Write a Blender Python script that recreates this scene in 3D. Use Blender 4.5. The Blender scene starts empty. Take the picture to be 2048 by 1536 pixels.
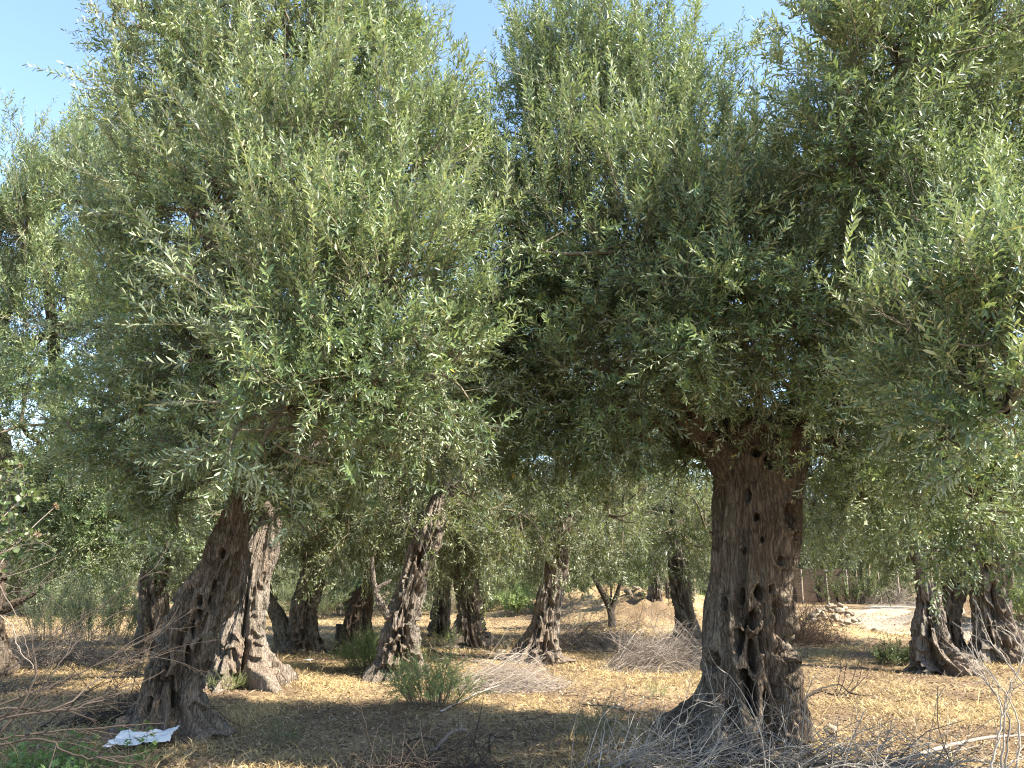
import bpy, math, numpy as np
from mathutils import Vector

R = math.radians
scene = bpy.context.scene
COL = scene.collection
rng = np.random.default_rng(7)

# ------------------------------------------------------------------ camera
F = 1550.0                      # focal length in pixels of a 2048 px wide frame
PITCH = math.atan(382.0 / F)
CAM = np.array([0.0, 0.0, 1.6])
cd = bpy.data.cameras.new('camera')
cd.sensor_width = 36.0
cd.lens = F / 2048 * 36
cd.clip_start = 0.05
cd.clip_end = 2000
cam = bpy.data.objects.new('camera', cd)
COL.objects.link(cam)
cam.location = CAM
cam.rotation_euler = (math.pi / 2 + PITCH, 0, 0)
scene.camera = cam
FWD = np.array([0, math.cos(PITCH), math.sin(PITCH)])
UPV = np.array([0, -math.sin(PITCH), math.cos(PITCH)])


def ray(x, y):
    d = FWD + np.array([1, 0, 0]) * ((x - 1024) / F) + UPV * ((768 - y) / F)
    return d


def P(x, y, d):
    """world point seen at picture position x, y at distance d along the world Y axis"""
    r = ray(x, y)
    return CAM + r * (d / r[1])


def gp(x, y):
    r = ray(x, y)
    return CAM + r * (-1.6 / r[2])


def px2m(n, p):
    return n * float(np.dot(np.asarray(p) - CAM, FWD)) / F


# ------------------------------------------------------------------ noise
_perm = np.random.default_rng(3).permutation(256)
_perm = np.concatenate([_perm, _perm, _perm])
_g = np.random.default_rng(4).normal(size=(256, 3))
_g /= np.linalg.norm(_g, axis=1)[:, None]


def pn(p):
    p = np.asarray(p, float)
    i = np.floor(p).astype(int)
    f = p - i
    i &= 255
    u = f * f * f * (f * (f * 6 - 15) + 10)
    out = 0
    for dx in (0, 1):
        for dy in (0, 1):
            for dz in (0, 1):
                h = _perm[_perm[_perm[i[..., 0] + dx] + i[..., 1] + dy] + i[..., 2] + dz]
                g = _g[h]
                v = (g * (f - np.array([dx, dy, dz]))).sum(-1)
                w = ((u[..., 0] if dx else 1 - u[..., 0]) * (u[..., 1] if dy else 1 - u[..., 1])
                     * (u[..., 2] if dz else 1 - u[..., 2]))
                out = out + w * v
    return out * 1.6


def sstep(a, b, x):
    t = np.clip((x - a) / (b - a), 0, 1)
    return t * t * (3 - 2 * t)


def nrm(v):
    return v / np.maximum(np.linalg.norm(v, axis=-1, keepdims=True), 1e-9)


# ------------------------------------------------------------------ mesh building
class Acc:
    def __init__(s):
        s.v, s.f3, s.f4, s.m3, s.m4, s.t = [], [], [], [], [], []
        s.n = 0

    def add(s, v, f, mat=0, tint=0.5):
        v = np.asarray(v, float).reshape(-1, 3)
        f = np.asarray(f, int)
        if len(v) == 0:
            return
        s.v.append(v)
        if np.isscalar(tint):
            tint = np.full(len(v), tint)
        s.t.append(np.asarray(tint, float).ravel())
        if f.shape[1] == 3:
            s.f3.append(f + s.n)
            s.m3.append(np.full(len(f), mat))
        else:
            s.f4.append(f + s.n)
            s.m4.append(np.full(len(f), mat))
        s.n += len(v)

    def build(s, name, mats, parent=None, smooth=True, origin=None):
        me = bpy.data.meshes.new(name)
        v = np.concatenate(s.v)
        if origin is not None:
            v = v - np.asarray(origin)
        f4 = np.concatenate(s.f4) if s.f4 else np.zeros((0, 4), int)
        f3 = np.concatenate(s.f3) if s.f3 else np.zeros((0, 3), int)
        loops = np.concatenate([f4.ravel(), f3.ravel()])
        tot = np.concatenate([np.full(len(f4), 4), np.full(len(f3), 3)])
        st = np.concatenate([[0], np.cumsum(tot)[:-1]])
        mi = np.concatenate((s.m4 if s.m4 else [np.zeros(0)]) + (s.m3 if s.m3 else [np.zeros(0)]))
        me.vertices.add(len(v))
        me.vertices.foreach_set('co', v.astype(np.float32).ravel())
        me.loops.add(len(loops))
        me.loops.foreach_set('vertex_index', loops.astype(np.int32))
        me.polygons.add(len(tot))
        me.polygons.foreach_set('loop_start', st.astype(np.int32))
        me.polygons.foreach_set('material_index', mi.astype(np.int32))
        if smooth:
            me.polygons.foreach_set('use_smooth', np.ones(len(tot), bool))
        at = me.attributes.new('tint', 'FLOAT', 'POINT')
        at.data.foreach_set('value', np.concatenate(s.t).astype(np.float32))
        for m in (mats if isinstance(mats, (list, tuple)) else [mats]):
            me.materials.append(m)
        me.update(calc_edges=True)
        me.validate()
        o = bpy.data.objects.new(name, me)
        COL.objects.link(o)
        if parent is not None:
            o.parent = parent
        if origin is not None and parent is None:
            o.location = origin
        return o


def tag(o, label=None, cat=None, group=None, kind=None):
    if label:
        o['label'] = label
    if cat:
        o['category'] = cat
    if group:
        o['group'] = group
    if kind:
        o['kind'] = kind
    return o


def empty(name, loc):
    o = bpy.data.objects.new(name, None)
    o.empty_display_size = 0.2
    COL.objects.link(o)
    o.location = loc
    return o


def tubes(acc, Pts, Rad, sides=4, mat=0, tint=0.5, cap=False):
    """Pts (N,K,3), Rad (N,K)"""
    Pts = np.asarray(Pts, float)
    N, K, _ = Pts.shape
    T = np.gradient(Pts, axis=1)
    T = nrm(T)
    ref = np.tile(np.array([0.31, 0.22, 0.925]), (N, K, 1))
    bad = np.abs((T[:, :, :] * ref).sum(-1)).max(1) > 0.9
    ref[bad] = np.array([0.95, -0.25, 0.18])
    a = nrm(np.cross(T, ref))
    b = np.cross(T, a)
    ang = np.arange(sides) * 2 * math.pi / sides
    V = (Pts[:, :, None, :] + Rad[:, :, None, None] * (a[:, :, None, :] * np.cos(ang)[None, None, :, None]
         + b[:, :, None, :] * np.sin(ang)[None, None, :, None]))
    k, s = np.meshgrid(np.arange(K - 1), np.arange(sides), indexing='ij')
    q = np.stack([k * sides + s, (k + 1) * sides + s, (k + 1) * sides + (s + 1) % sides, k * sides + (s + 1) % sides], -1).reshape(-1, 4)
    Q = (q[None] + (np.arange(N) * K * sides)[:, None, None]).reshape(-1, 4)
    if not np.isscalar(tint):
        tint = np.repeat(np.asarray(tint), K * sides)
    acc.add(V.reshape(-1, 3), Q, mat, tint)


def curve(pts, n):
    """smooth Catmull-Rom through pts (m,c) sampled at n points"""
    pts = np.asarray(pts, float)
    m = len(pts)
    e = np.vstack([2 * pts[0] - pts[1], pts, 2 * pts[-1] - pts[-2]])
    u = np.linspace(0, m - 1 - 1e-6, n)
    i = np.floor(u).astype(int)
    t = (u - i)[:, None]
    a, b, c, d = e[i], e[i + 1], e[i + 2], e[i + 3]
    return 0.5 * ((2 * b) + (c - a) * t + (2 * a - 5 * b + 4 * c - d) * t ** 2 + (3 * b - a - 3 * c + d) * t ** 3)


# ------------------------------------------------------------------ materials
def mat_new(name):
    m = bpy.data.materials.new(name)
    m.use_nodes = True
    nt = m.node_tree
    for n in list(nt.nodes):
        nt.nodes.remove(n)
    out = nt.nodes.new('ShaderNodeOutputMaterial')
    return m, nt, out


def nd(nt, t, **kw):
    n = nt.nodes.new(t)
    for k, v in kw.items():
        if k in n.inputs:
            n.inputs[k].default_value = v
        else:
            setattr(n, k, v)
    return n


def ramp(nt, stops, fac=None, interp='LINEAR'):
    n = nt.nodes.new('ShaderNodeValToRGB')
    n.color_ramp.interpolation = interp
    el = n.color_ramp.elements
    while len(el) < len(stops):
        el.new(0.5)
    for e, (p, c) in zip(el, stops):
        e.position = p
        e.color = (*c, 1)
    if fac is not None:
        nt.links.new(fac, n.inputs[0])
    return n


def leaf_mat(name, top, under, trans, rough=0.42, tw=0.3, spec=0.5):
    """top / under: ramp stops over the leaf's own tint"""
    m, nt, out = mat_new(name)
    L = nt.links
    at = nd(nt, 'ShaderNodeAttribute', attribute_name='tint')
    a = ramp(nt, top, at.outputs['Fac'])
    b = ramp(nt, under, at.outputs['Fac'])
    geo = nd(nt, 'ShaderNodeNewGeometry')
    mx = nd(nt, 'ShaderNodeMix', data_type='RGBA')
    L.new(geo.outputs['Backfacing'], mx.inputs[0])
    L.new(a.outputs[0], mx.inputs[6])
    L.new(b.outputs[0], mx.inputs[7])
    bs = nd(nt, 'ShaderNodeBsdfPrincipled', Roughness=rough)
    bs.inputs['Specular IOR Level'].default_value = spec
    L.new(mx.outputs[2], bs.inputs['Base Color'])
    tr = nd(nt, 'ShaderNodeBsdfTranslucent')
    t = ramp(nt, trans, at.outputs['Fac'])
    L.new(t.outputs[0], tr.inputs[0])
    ms = nd(nt, 'ShaderNodeMixShader', Fac=tw)
    L.new(bs.outputs[0], ms.inputs[1])
    L.new(tr.outputs[0], ms.inputs[2])
    L.new(ms.outputs[0], out.inputs[0])
    return m


M_LEAF = leaf_mat('olive_leaf',
                  [(0, (.045, .072, .034)), (.4, (.086, .134, .052)), (.75, (.155, .215, .078)), (.93, (.245, .31, .108)), (.985, (.22, .23, .06)), (1, (.45, .34, .06))],
                  [(0, (.22, .26, .19)), (.5, (.355, .41, .255)), (.96, (.49, .54, .32)), (1, (.42, .34, .1))],
                  [(0, (.15, .235, .065)), (1, (.35, .42, .12))], tw=.24)
M_FARLEAF = leaf_mat('olive_leaf_pale',
                     [(0, (.055, .08, .04)), (.5, (.09, .12, .06)), (1, (.15, .18, .075))],
                     [(0, (.21, .24, .165)), (1, (.31, .33, .22))],
                     [(0, (.19, .25, .05)), (1, (.35, .36, .09))], tw=.36)
M_WEED = leaf_mat('weed_leaf',
                  [(0, (.08, .15, .04)), (.6, (.17, .26, .075)), (1, (.3, .34, .11))],
                  [(0, (.10, .16, .06)), (1, (.18, .23, .09))],
                  [(0, (.16, .28, .04)), (1, (.3, .34, .08))], tw=.32)
M_SHRUB = leaf_mat('shrub_leaf',
                   [(0, (.035, .06, .02)), (.6, (.065, .10, .03)), (1, (.12, .14, .05))],
                   [(0, (.08, .11, .05)), (1, (.14, .16, .08))],
                   [(0, (.1, .16, .03)), (1, (.2, .22, .06))], tw=.3)


def wood_mat(name, c_dark, c_mid, c_light, scale=1.0, bump=.4, stretch=.18, bands=True):
    m, nt, out = mat_new(name)
    L = nt.links
    tc = nd(nt, 'ShaderNodeTexCoord')
    mp = nd(nt, 'ShaderNodeMapping')
    mp.inputs['Scale'].default_value = (1, 1, stretch)
    L.new(tc.outputs['Object'], mp.inputs[0])
    wob = nd(nt, 'ShaderNodeTexNoise', Scale=3.0 * scale, Detail=3.0)
    L.new(tc.outputs['Object'], wob.inputs['Vector'])
    addv = nd(nt, 'ShaderNodeVectorMath', operation='MULTIPLY_ADD')
    addv.inputs[1].default_value = (.12, .12, .12)
    L.new(wob.outputs['Color'], addv.inputs[0])
    L.new(mp.outputs[0], addv.inputs[2])
    n1 = nd(nt, 'ShaderNodeTexNoise', Scale=34.0 * scale, Detail=8.0, Roughness=.65)
    L.new(addv.outputs[0], n1.inputs['Vector'])
    n2 = nd(nt, 'ShaderNodeTexNoise', Scale=2.2 * scale, Detail=5.0, Roughness=.6)
    L.new(tc.outputs['Object'], n2.inputs['Vector'])
    n3 = nd(nt, 'ShaderNodeTexVoronoi', Scale=30.0 * scale, feature='DISTANCE_TO_EDGE')
    L.new(addv.outputs[0], n3.inputs['Vector'])
    r1 = ramp(nt, [(.36, c_dark), (.5, c_mid), (.66, c_light)], n1.outputs['Fac'])
    r2 = ramp(nt, [(.35, tuple(x * .62 for x in c_mid)), (.65, c_light)], n2.outputs['Fac'])
    mx = nd(nt, 'ShaderNodeMix', data_type='RGBA')
    mx.inputs[0].default_value = .34
    L.new(r1.outputs[0], mx.inputs[6])
    L.new(r2.outputs[0], mx.inputs[7])
    n4 = nd(nt, 'ShaderNodeTexNoise', Scale=1.3 * scale, Detail=6.0, Roughness=.7)
    L.new(addv.outputs[0], n4.inputs['Vector'])
    r4 = ramp(nt, [(.42, (1, 1, 1)), (.62, (1.08, .88, .72))], n4.outputs['Fac'])
    mul = nd(nt, 'ShaderNodeMix', data_type='RGBA', blend_type='MULTIPLY')
    mul.inputs[0].default_value = .65
    L.new(mx.outputs[2], mul.inputs[6])
    L.new(r4.outputs[0], mul.inputs[7])
    bs = nd(nt, 'ShaderNodeBsdfPrincipled', Roughness=.9)
    bs.inputs['Specular IOR Level'].default_value = .2
    L.new(mul.outputs[2], bs.inputs['Base Color'])
    ad = nd(nt, 'ShaderNodeMath', operation='MULTIPLY_ADD')
    rv = ramp(nt, [(0, (0, 0, 0)), (.12, (1, 1, 1))], n3.outputs['Distance'])
    L.new(rv.outputs[0], ad.inputs[0])
    ad.inputs[1].default_value = .45
    L.new(n1.outputs['Fac'], ad.inputs[2])
    bp = nd(nt, 'ShaderNodeBump', Strength=bump, Distance=.03 / scale)
    L.new(ad.outputs[0], bp.inputs['Height'])
    L.new(bp.outputs[0], bs.inputs['Normal'])
    L.new(bs.outputs[0], out.inputs[0])
    return m


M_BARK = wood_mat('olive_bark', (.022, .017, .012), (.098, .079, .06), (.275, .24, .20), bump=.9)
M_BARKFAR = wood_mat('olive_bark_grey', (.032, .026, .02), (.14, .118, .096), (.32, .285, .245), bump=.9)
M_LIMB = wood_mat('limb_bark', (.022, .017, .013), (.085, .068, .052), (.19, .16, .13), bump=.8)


def tint_mat(name, stops, rough=.85, spec=.2, tw=0, noise=0):
    m, nt, out = mat_new(name)
    L = nt.links
    at = nd(nt, 'ShaderNodeAttribute', attribute_name='tint')
    r = ramp(nt, stops, at.outputs['Fac'])
    bs = nd(nt, 'ShaderNodeBsdfPrincipled', Roughness=rough)
    bs.inputs['Specular IOR Level'].default_value = spec
    col = r.outputs[0]
    if noise:
        tc = nd(nt, 'ShaderNodeTexCoord')
        n = nd(nt, 'ShaderNodeTexNoise', Scale=float(noise), Detail=5.0)
        L.new(tc.outputs['Object'], n.inputs['Vector'])
        rr = ramp(nt, [(.3, (.62, .6, .58)), (.7, (1.15, 1.15, 1.15))], n.outputs['Fac'])
        mu = nd(nt, 'ShaderNodeMix', data_type='RGBA', blend_type='MULTIPLY')
        mu.inputs[0].default_value = 1
        L.new(col, mu.inputs[6])
        L.new(rr.outputs[0], mu.inputs[7])
        col = mu.outputs[2]
    L.new(col, bs.inputs['Base Color'])
    if tw:
        tr = nd(nt, 'ShaderNodeBsdfTranslucent')
        L.new(col, tr.inputs[0])
        ms = nd(nt, 'ShaderNodeMixShader', Fac=tw)
        L.new(bs.outputs[0], ms.inputs[1])
        L.new(tr.outputs[0], ms.inputs[2])
        L.new(ms.outputs[0], out.inputs[0])
    else:
        L.new(bs.outputs[0], out.inputs[0])
    return m


M_TWIG = tint_mat('olive_twig', [(0, (.09, .075, .05)), (1, (.27, .24, .165))])
M_BRUSH = tint_mat('dead_brushwood', [(0, (.09, .07, .055)), (.5, (.21, .17, .14)), (1, (.40, .35, .30))])
M_SHADETWIG = tint_mat('shade_darkened_wood', [(0, (.022, .017, .013)), (1, (.075, .06, .05))])  # wood colour lowered to stand in for shade and backlight
M_REDBRUSH = tint_mat('reddish_brushwood', [(0, (.13, .08, .05)), (.6, (.26, .165, .11)), (1, (.38, .28, .2))])
M_PALETWIG = tint_mat('pale_dead_stems', [(0, (.13, .11, .09)), (1, (.42, .38, .33))])
M_GRASS = tint_mat('dry_grass_blades', [(0, (.16, .11, .05)), (.5, (.37, .275, .132)), (1, (.55, .44, .24))], tw=.25)
M_LITTER = tint_mat('fallen_leaf', [(0, (.07, .045, .028)), (.6, (.18, .125, .08)), (1, (.33, .26, .18))])
M_STONE = tint_mat('limestone', [(0, (.16, .13, .095)), (1, (.33, .28, .21))], rough=.95, noise=9)
M_SEED = tint_mat('dried_flower_head', [(0, (.16, .105, .06)), (1, (.3, .22, .13))])


def ground_mat():
    m, nt, out = mat_new('dry_ground')
    L = nt.links
    tc = nd(nt, 'ShaderNodeTexCoord')
    n1 = nd(nt, 'ShaderNodeTexNoise', Scale=.55, Detail=6.0, Roughness=.6)
    n2 = nd(nt, 'ShaderNodeTexNoise', Scale=9.0, Detail=8.0, Roughness=.7)
    n3 = nd(nt, 'ShaderNodeTexNoise', Scale=70.0, Detail=5.0, Roughness=.7)
    for n in (n1, n2, n3):
        L.new(tc.outputs['Object'], n.inputs['Vector'])
    straw = ramp(nt, [(.3, (.15, .106, .055)), (.5, (.275, .20, .105)), (.72, (.40, .305, .175))], n3.outputs['Fac'])
    soil = ramp(nt, [(.3, (.064, .042, .024)), (.55, (.15, .104, .062)), (.75, (.26, .19, .122))], n3.outputs['Fac'])
    sel = nd(nt, 'ShaderNodeMath', operation='MULTIPLY_ADD')
    L.new(n2.outputs['Fac'], sel.inputs[0])
    sel.inputs[1].default_value = .7
    L.new(n1.outputs['Fac'], sel.inputs[2])
    fac = ramp(nt, [(.76, (0, 0, 0)), (.9, (1, 1, 1))], sel.outputs[0])
    mx = nd(nt, 'ShaderNodeMix', data_type='RGBA')
    L.new(fac.outputs[0], mx.inputs[0])
    L.new(straw.outputs[0], mx.inputs[6])
    L.new(soil.outputs[0], mx.inputs[7])
    bs = nd(nt, 'ShaderNodeBsdfPrincipled', Roughness=.95)
    bs.inputs['Specular IOR Level'].default_value = .1
    L.new(mx.outputs[2], bs.inputs['Base Color'])
    bp = nd(nt, 'ShaderNodeBump', Strength=.7, Distance=.03)
    L.new(n2.outputs['Fac'], bp.inputs['Height'])
    bp2 = nd(nt, 'ShaderNodeBump', Strength=.5, Distance=.008)
    L.new(n3.outputs['Fac'], bp2.inputs['Height'])
    L.new(bp.outputs[0], bp2.inputs['Normal'])
    L.new(bp2.outputs[0], bs.inputs['Normal'])
    L.new(bs.outputs[0], out.inputs[0])
    return m


def track_mat():
    m, nt, out = mat_new('pale_gravel')
    L = nt.links
    tc = nd(nt, 'ShaderNodeTexCoord')
    n1 = nd(nt, 'ShaderNodeTexNoise', Scale=1.2, Detail=6.0)
    n2 = nd(nt, 'ShaderNodeTexVoronoi', Scale=14.0)
    for n in (n1, n2):
        L.new(tc.outputs['Object'], n.inputs['Vector'])
    a = ramp(nt, [(.3, (.2, .155, .108)), (.6, (.285, .235, .17)), (.8, (.37, .32, .25))], n1.outputs['Fac'])
    b = ramp(nt, [(0, (.75, .74, .72)), (.6, (1.1, 1.08, 1.05))], n2.outputs['Distance'])
    mu = nd(nt, 'ShaderNodeMix', data_type='RGBA', blend_type='MULTIPLY')
    mu.inputs[0].default_value = 1
    L.new(a.outputs[0], mu.inputs[6])
    L.new(b.outputs[0], mu.inputs[7])
    bs = nd(nt, 'ShaderNodeBsdfPrincipled', Roughness=.95)
    L.new(mu.outputs[2], bs.inputs['Base Color'])
    bp = nd(nt, 'ShaderNodeBump', Strength=.6, Distance=.03)
    L.new(n2.outputs['Distance'], bp.inputs['Height'])
    L.new(bp.outputs[0], bs.inputs['Normal'])
    L.new(bs.outputs[0], out.inputs[0])
    return m


M_GROUND = ground_mat()
M_TRACK = track_mat()

# ------------------------------------------------------------------ ground
MOUNDS = []      # x, y, sx, sy, h


def add_mound(px, d, sx, sy, h):
    p = P(px, 1150, d)
    MOUNDS.append((p[0], d, sx, sy, h))


add_mound(1320, 27.5, 2.6, 2.6, .75)
add_mound(1240, 33, 5.0, 3.5, 1.0)
add_mound(1925, 25, 1.3, 2.5, .9)
add_mound(1640, 21.5, 1.3, 1.3, .3)


def H(x, y):
    x = np.asarray(x, float)
    y = np.asarray(y, float)
    p = np.stack([x * .35, y * .35, np.zeros_like(x) + .5], -1)
    q = np.stack([x * 1.7, y * 1.7, np.zeros_like(x) + 7.5], -1)
    z = .045 * pn(p) + .02 * pn(q)
    for mx_, my_, sx, sy, h in MOUNDS:
        e = np.exp(-(((x - mx_) / sx) ** 2 + ((y - my_) / sy) ** 2))
        z = z + h * e * (1 + .35 * pn(q * 1.4))
    far = sstep(60, 140, np.hypot(x, y))
    return z * (1 - far)


def on(x, y, dz=0.0):
    """ground point seen at picture position x, y"""
    g = gp(x, y)
    for _ in range(6):
        r = ray(x, y)
        t = (float(H(g[0], g[1])) - CAM[2]) / r[2]
        g = CAM + r * t
    return np.array([g[0], g[1], float(H(g[0], g[1])) + dz])


def build_ground():
    xs = np.concatenate([-np.geomspace(500, 20, 22), np.arange(-19.5, 19.6, .17), np.geomspace(20, 500, 22)])
    ys = np.concatenate([[-300, -120, -50, -25, -12, -6, -3, -1, 0, 1], np.arange(2, 34, .15), np.geomspace(34.3, 700, 45)])
    X, Y = np.meshgrid(xs, ys)
    Z = H(X, Y)
    V = np.stack([X, Y, Z], -1).reshape(-1, 3)
    nx, ny = len(xs), len(ys)
    j, i = np.meshgrid(np.arange(ny - 1), np.arange(nx - 1), indexing='ij')
    Q = np.stack([j * nx + i, j * nx + i + 1, (j + 1) * nx + i + 1, (j + 1) * nx + i], -1).reshape(-1, 4)
    a = Acc()
    a.add(V, Q)
    o = a.build('ground', M_GROUND)
    tag(o, kind='structure')


build_ground()


def build_track():
    # pale stony track, a strip following the ground
    ctr = curve([on(2120, 1268)[:2], on(1930, 1272)[:2], on(1800, 1255)[:2], on(1752, 1232)[:2],
                 on(1790, 1212)[:2] + [0, 0], on(1830, 1200)[:2], on(1900, 1190)[:2]], 70)
    T = nrm(np.gradient(ctr, axis=0))
    Nn = np.stack([-T[:, 1], T[:, 0]], -1)
    K = 11
    w = 1.25 + .25 * np.sin(np.arange(70) * .7) + .2 * np.sin(np.arange(70) * 1.9)
    u = np.linspace(-1, 1, K)
    XY = ctr[:, None, :] + Nn[:, None, :] * (u[None, :, None] * w[:, None, None])
    Z = H(XY[..., 0], XY[..., 1]) + .012
    Z = Z - (np.abs(u)[None] > .95) * .02
    V = np.concatenate([XY, Z[..., None]], -1).reshape(-1, 3)
    k, s = np.meshgrid(np.arange(69), np.arange(K - 1), indexing='ij')
    Q = np.stack([k * K + s, k * K + s + 1, (k + 1) * K + s + 1, (k + 1) * K + s], -1).reshape(-1, 4)
    a = Acc()
    a.add(V, Q)
    o = a.build('dirt_track', M_TRACK)
    tag(o, kind='structure')


build_track()

# ------------------------------------------------------------------ trunks
_cr = np.random.default_rng(17).random((4096, 3))


def cellnet(th, v, nu, seed):
    """irregular cells round a trunk: distance to the rib between cells, and a value per cell"""
    u = (th / (2 * math.pi) % 1.0) * nu
    iu = np.floor(u).astype(int)
    iv = np.floor(v).astype(int)
    F1 = np.full(u.shape, 9.0)
    F2 = np.full(u.shape, 9.0)
    val = np.zeros(u.shape)
    for du in (-1, 0, 1):
        for dv in (-1, 0, 1):
            h = _cr[(((iu + du) % nu) * 131 + (iv + dv) * 737 + seed * 97) % 4096]
            d = np.hypot(u - (iu + du + .5 + .85 * (h[..., 0] - .5)), v - (iv + dv + .5 + .85 * (h[..., 1] - .5)))
            n1 = d < F1
            F2 = np.where(n1, F1, np.minimum(F2, d))
            val = np.where(n1, h[..., 2], val)
            F1 = np.where(n1, d, F1)
    return F2 - F1, val



def trunk(name, rows, d, parent, seed=0, nth=150, nz=150, flare=.35, web=.2, flute=.13, holes=(), mat=None, base=True,
          twist=.35, origin=None, closetop=True, bark=.012, fade=(.75, .45, .95), slim=.93):
    """rows: (y, x_left, x_right) of the outline from base to top, in the photograph; d: distance."""
    rows = np.asarray(rows, float)
    dd = np.full(len(rows), d) if np.isscalar(d) else np.asarray(d, float)
    ctl = []
    for (y, xl, xr), di in zip(rows, dd):
        p = P((xl + xr) / 2, y, di)
        ctl.append([*p, px2m((xr - xl) / 2, p), y, (xl + xr) / 2, (xr - xl) / 2])
    ctl = np.array(ctl)
    if base:
        g = float(H(ctl[0, 0], ctl[0, 1]))
        r0 = ctl[0].copy()
        r0[2] = min(g - .12, ctl[0, 2] - .1)
        r0[3] *= 1.06
        r0[4] += 20
        ctl = np.vstack([r0, ctl])
    c = curve(ctl, nz)
    ctr, rad = c[:, :3], c[:, 3]
    h = np.concatenate([[0], np.cumsum(np.linalg.norm(np.diff(ctr, axis=0), axis=1))])
    th = np.linspace(-math.pi, math.pi, nth, endpoint=False)
    TH, HH = np.meshgrid(th, h)
    RR = np.repeat(rad[:, None], nth, 1)
    rg = np.random.default_rng(seed)
    so = rg.uniform(0, 50, 3)
    tw = TH + twist * HH
    cs = np.stack([np.cos(tw), np.sin(tw), HH], -1)
    rm = float(np.median(rad))
    hs = 1.0 / (rm * 2.6)                       # proportion of features to girth
    f = 1 + .20 * pn(cs * [1.1, 1.1, 1.1 * hs] + so)
    flute = flute * (1 + .9 * np.exp(-HH / (rm * 2.2)) * base)
    rid = 1 - np.abs(pn(cs * [2.3, 2.3, .5 * hs] + so + 11)) * 2.4
    f = f + flute * (rid - .45)
    rid2 = 1 - np.abs(pn(cs * [4.6, 4.6, 1.1 * hs] + so + 23)) * 2.4
    f = f + flute * .45 * (rid2 - .45)
    # hollows of the netted old wood
    wn = cs * [3.0, 3.0, 2.5 * hs] + so + 31
    edge, cell = cellnet(tw + .16 * pn(wn), HH / (rm * .74) + .35 * pn(wn + 9), 14, seed)
    cav = sstep(.10, .34, edge) * np.where(cell > .42, .45 + .7 * cell, 0)
    low = 1.25 - fade[0] * sstep(fade[1], fade[2], HH / h[-1])
    f = f - web * 1.25 * cav * low
    cav2 = sstep(.30, .42, pn(cs * [5.0, 5.0, 5.2 * hs] + so + 57))
    f = f - web * .35 * cav2 * low
    if base:
        fl = np.exp(-HH / (rm * 1.1))
        nr = rg.integers(5, 8)
        root = sum((.5 + .5 * np.cos((TH - a) * 1.0)) ** 14 * b for a, b in
                   zip(rg.uniform(-math.pi, math.pi, nr), rg.uniform(.5, 1.1, nr)))
        f = f + flare * fl * (root - .25) + .55 * flare * fl * (rid - .35)
    fur = 1 - np.abs(pn(cs * [13, 13, 2.6 * hs] + so + 77 + .25 * pn(cs * [5, 5, 4 * hs])[..., None])) * 2.6
    f = f + bark * 1.6 * (fur - .4) + bark * pn(cs * [9, 9, 4 * hs] + so) + bark * .5 * pn(cs * [20, 20, 6 * hs] + so)
    r = RR * f * slim
    # hollows placed as in the photograph
    xp = c[:, 5][:, None] + c[:, 6][:, None] * np.sin(TH)
    yp = np.repeat(c[:, 4][:, None], nth, 1)
    deep = np.zeros_like(RR)
    rim = np.zeros_like(RR)
    for hx, hy, ha, hb, hd in holes:
        front = np.cos(TH) > .05
        ha, hb = ha * 1.02, hb * 1.02
        q = np.sqrt(((xp - hx) / ha) ** 2 + ((yp - hy) / hb) ** 2)
        q = q + .24 * pn(np.stack([(xp - hx) / ha * .9, (yp - hy) / hb * .9, 0 * xp + hx], -1)) + .10 * pn(np.stack([(xp - hx) / ha * 2.4, (yp - hy) / hb * 2.4, 0 * xp + hy], -1))
        dep = sstep(1.02, .76, q) * min(.84, hd * 1.6)
        lip = np.exp(-((q - 1.4) / .3) ** 2) * .075
        deep = np.maximum(deep, np.where(front, dep, 0))
        rim = np.maximum(rim, np.where(front, lip, 0))
    r = r + RR * (rim * (1 - sstep(.0, .3, deep)) - deep)
    r = np.maximum(r, RR * .16)
    T = nrm(np.gradient(ctr, axis=0))
    # ring frame: sections stay perpendicular to the axis but their zero angle faces the viewer side
    fx = np.stack([np.ones(nz), np.zeros(nz), np.zeros(nz)], -1)
    A = nrm(fx - T * (fx * T).sum(-1, keepdims=True))
    B = np.cross(T, A)                           # points away from -y
    A = A[:, None, :]
    B = B[:, None, :]
    blend = 1.0
    V = ctr[:, None, :] + r[..., None] * (A * np.sin(TH)[..., None] - B * np.cos(TH)[..., None] * blend)
    if base:                                    # keep the foot ring flat on the ground
        k = np.exp(-HH / .25)[..., None]
        flat = ctr[:, None, :] + r[..., None] * np.stack([np.sin(TH), -np.cos(TH), 0 * TH], -1)
        V = V * (1 - k) + flat * k
    V = V.reshape(-1, 3)
    k, s = np.meshgrid(np.arange(nz - 1), np.arange(nth), indexing='ij')
    Q = np.stack([k * nth + s, k * nth + (s + 1) % nth, (k + 1) * nth + (s + 1) % nth, (k + 1) * nth + s], -1).reshape(-1, 4)
    a = Acc()
    a.add(V, Q)
    if closetop:
        top = np.arange(nth) + (nz - 1) * nth
        a.add(np.vstack([V[top], ctr[-1] + T[-1] * rad[-1] * .35]),
              np.stack([np.arange(nth), (np.arange(nth) + 1) % nth, np.full(nth, nth)], -1))
    o = a.build(name, mat or M_BARK, parent, origin=origin)
    return o, c


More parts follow.
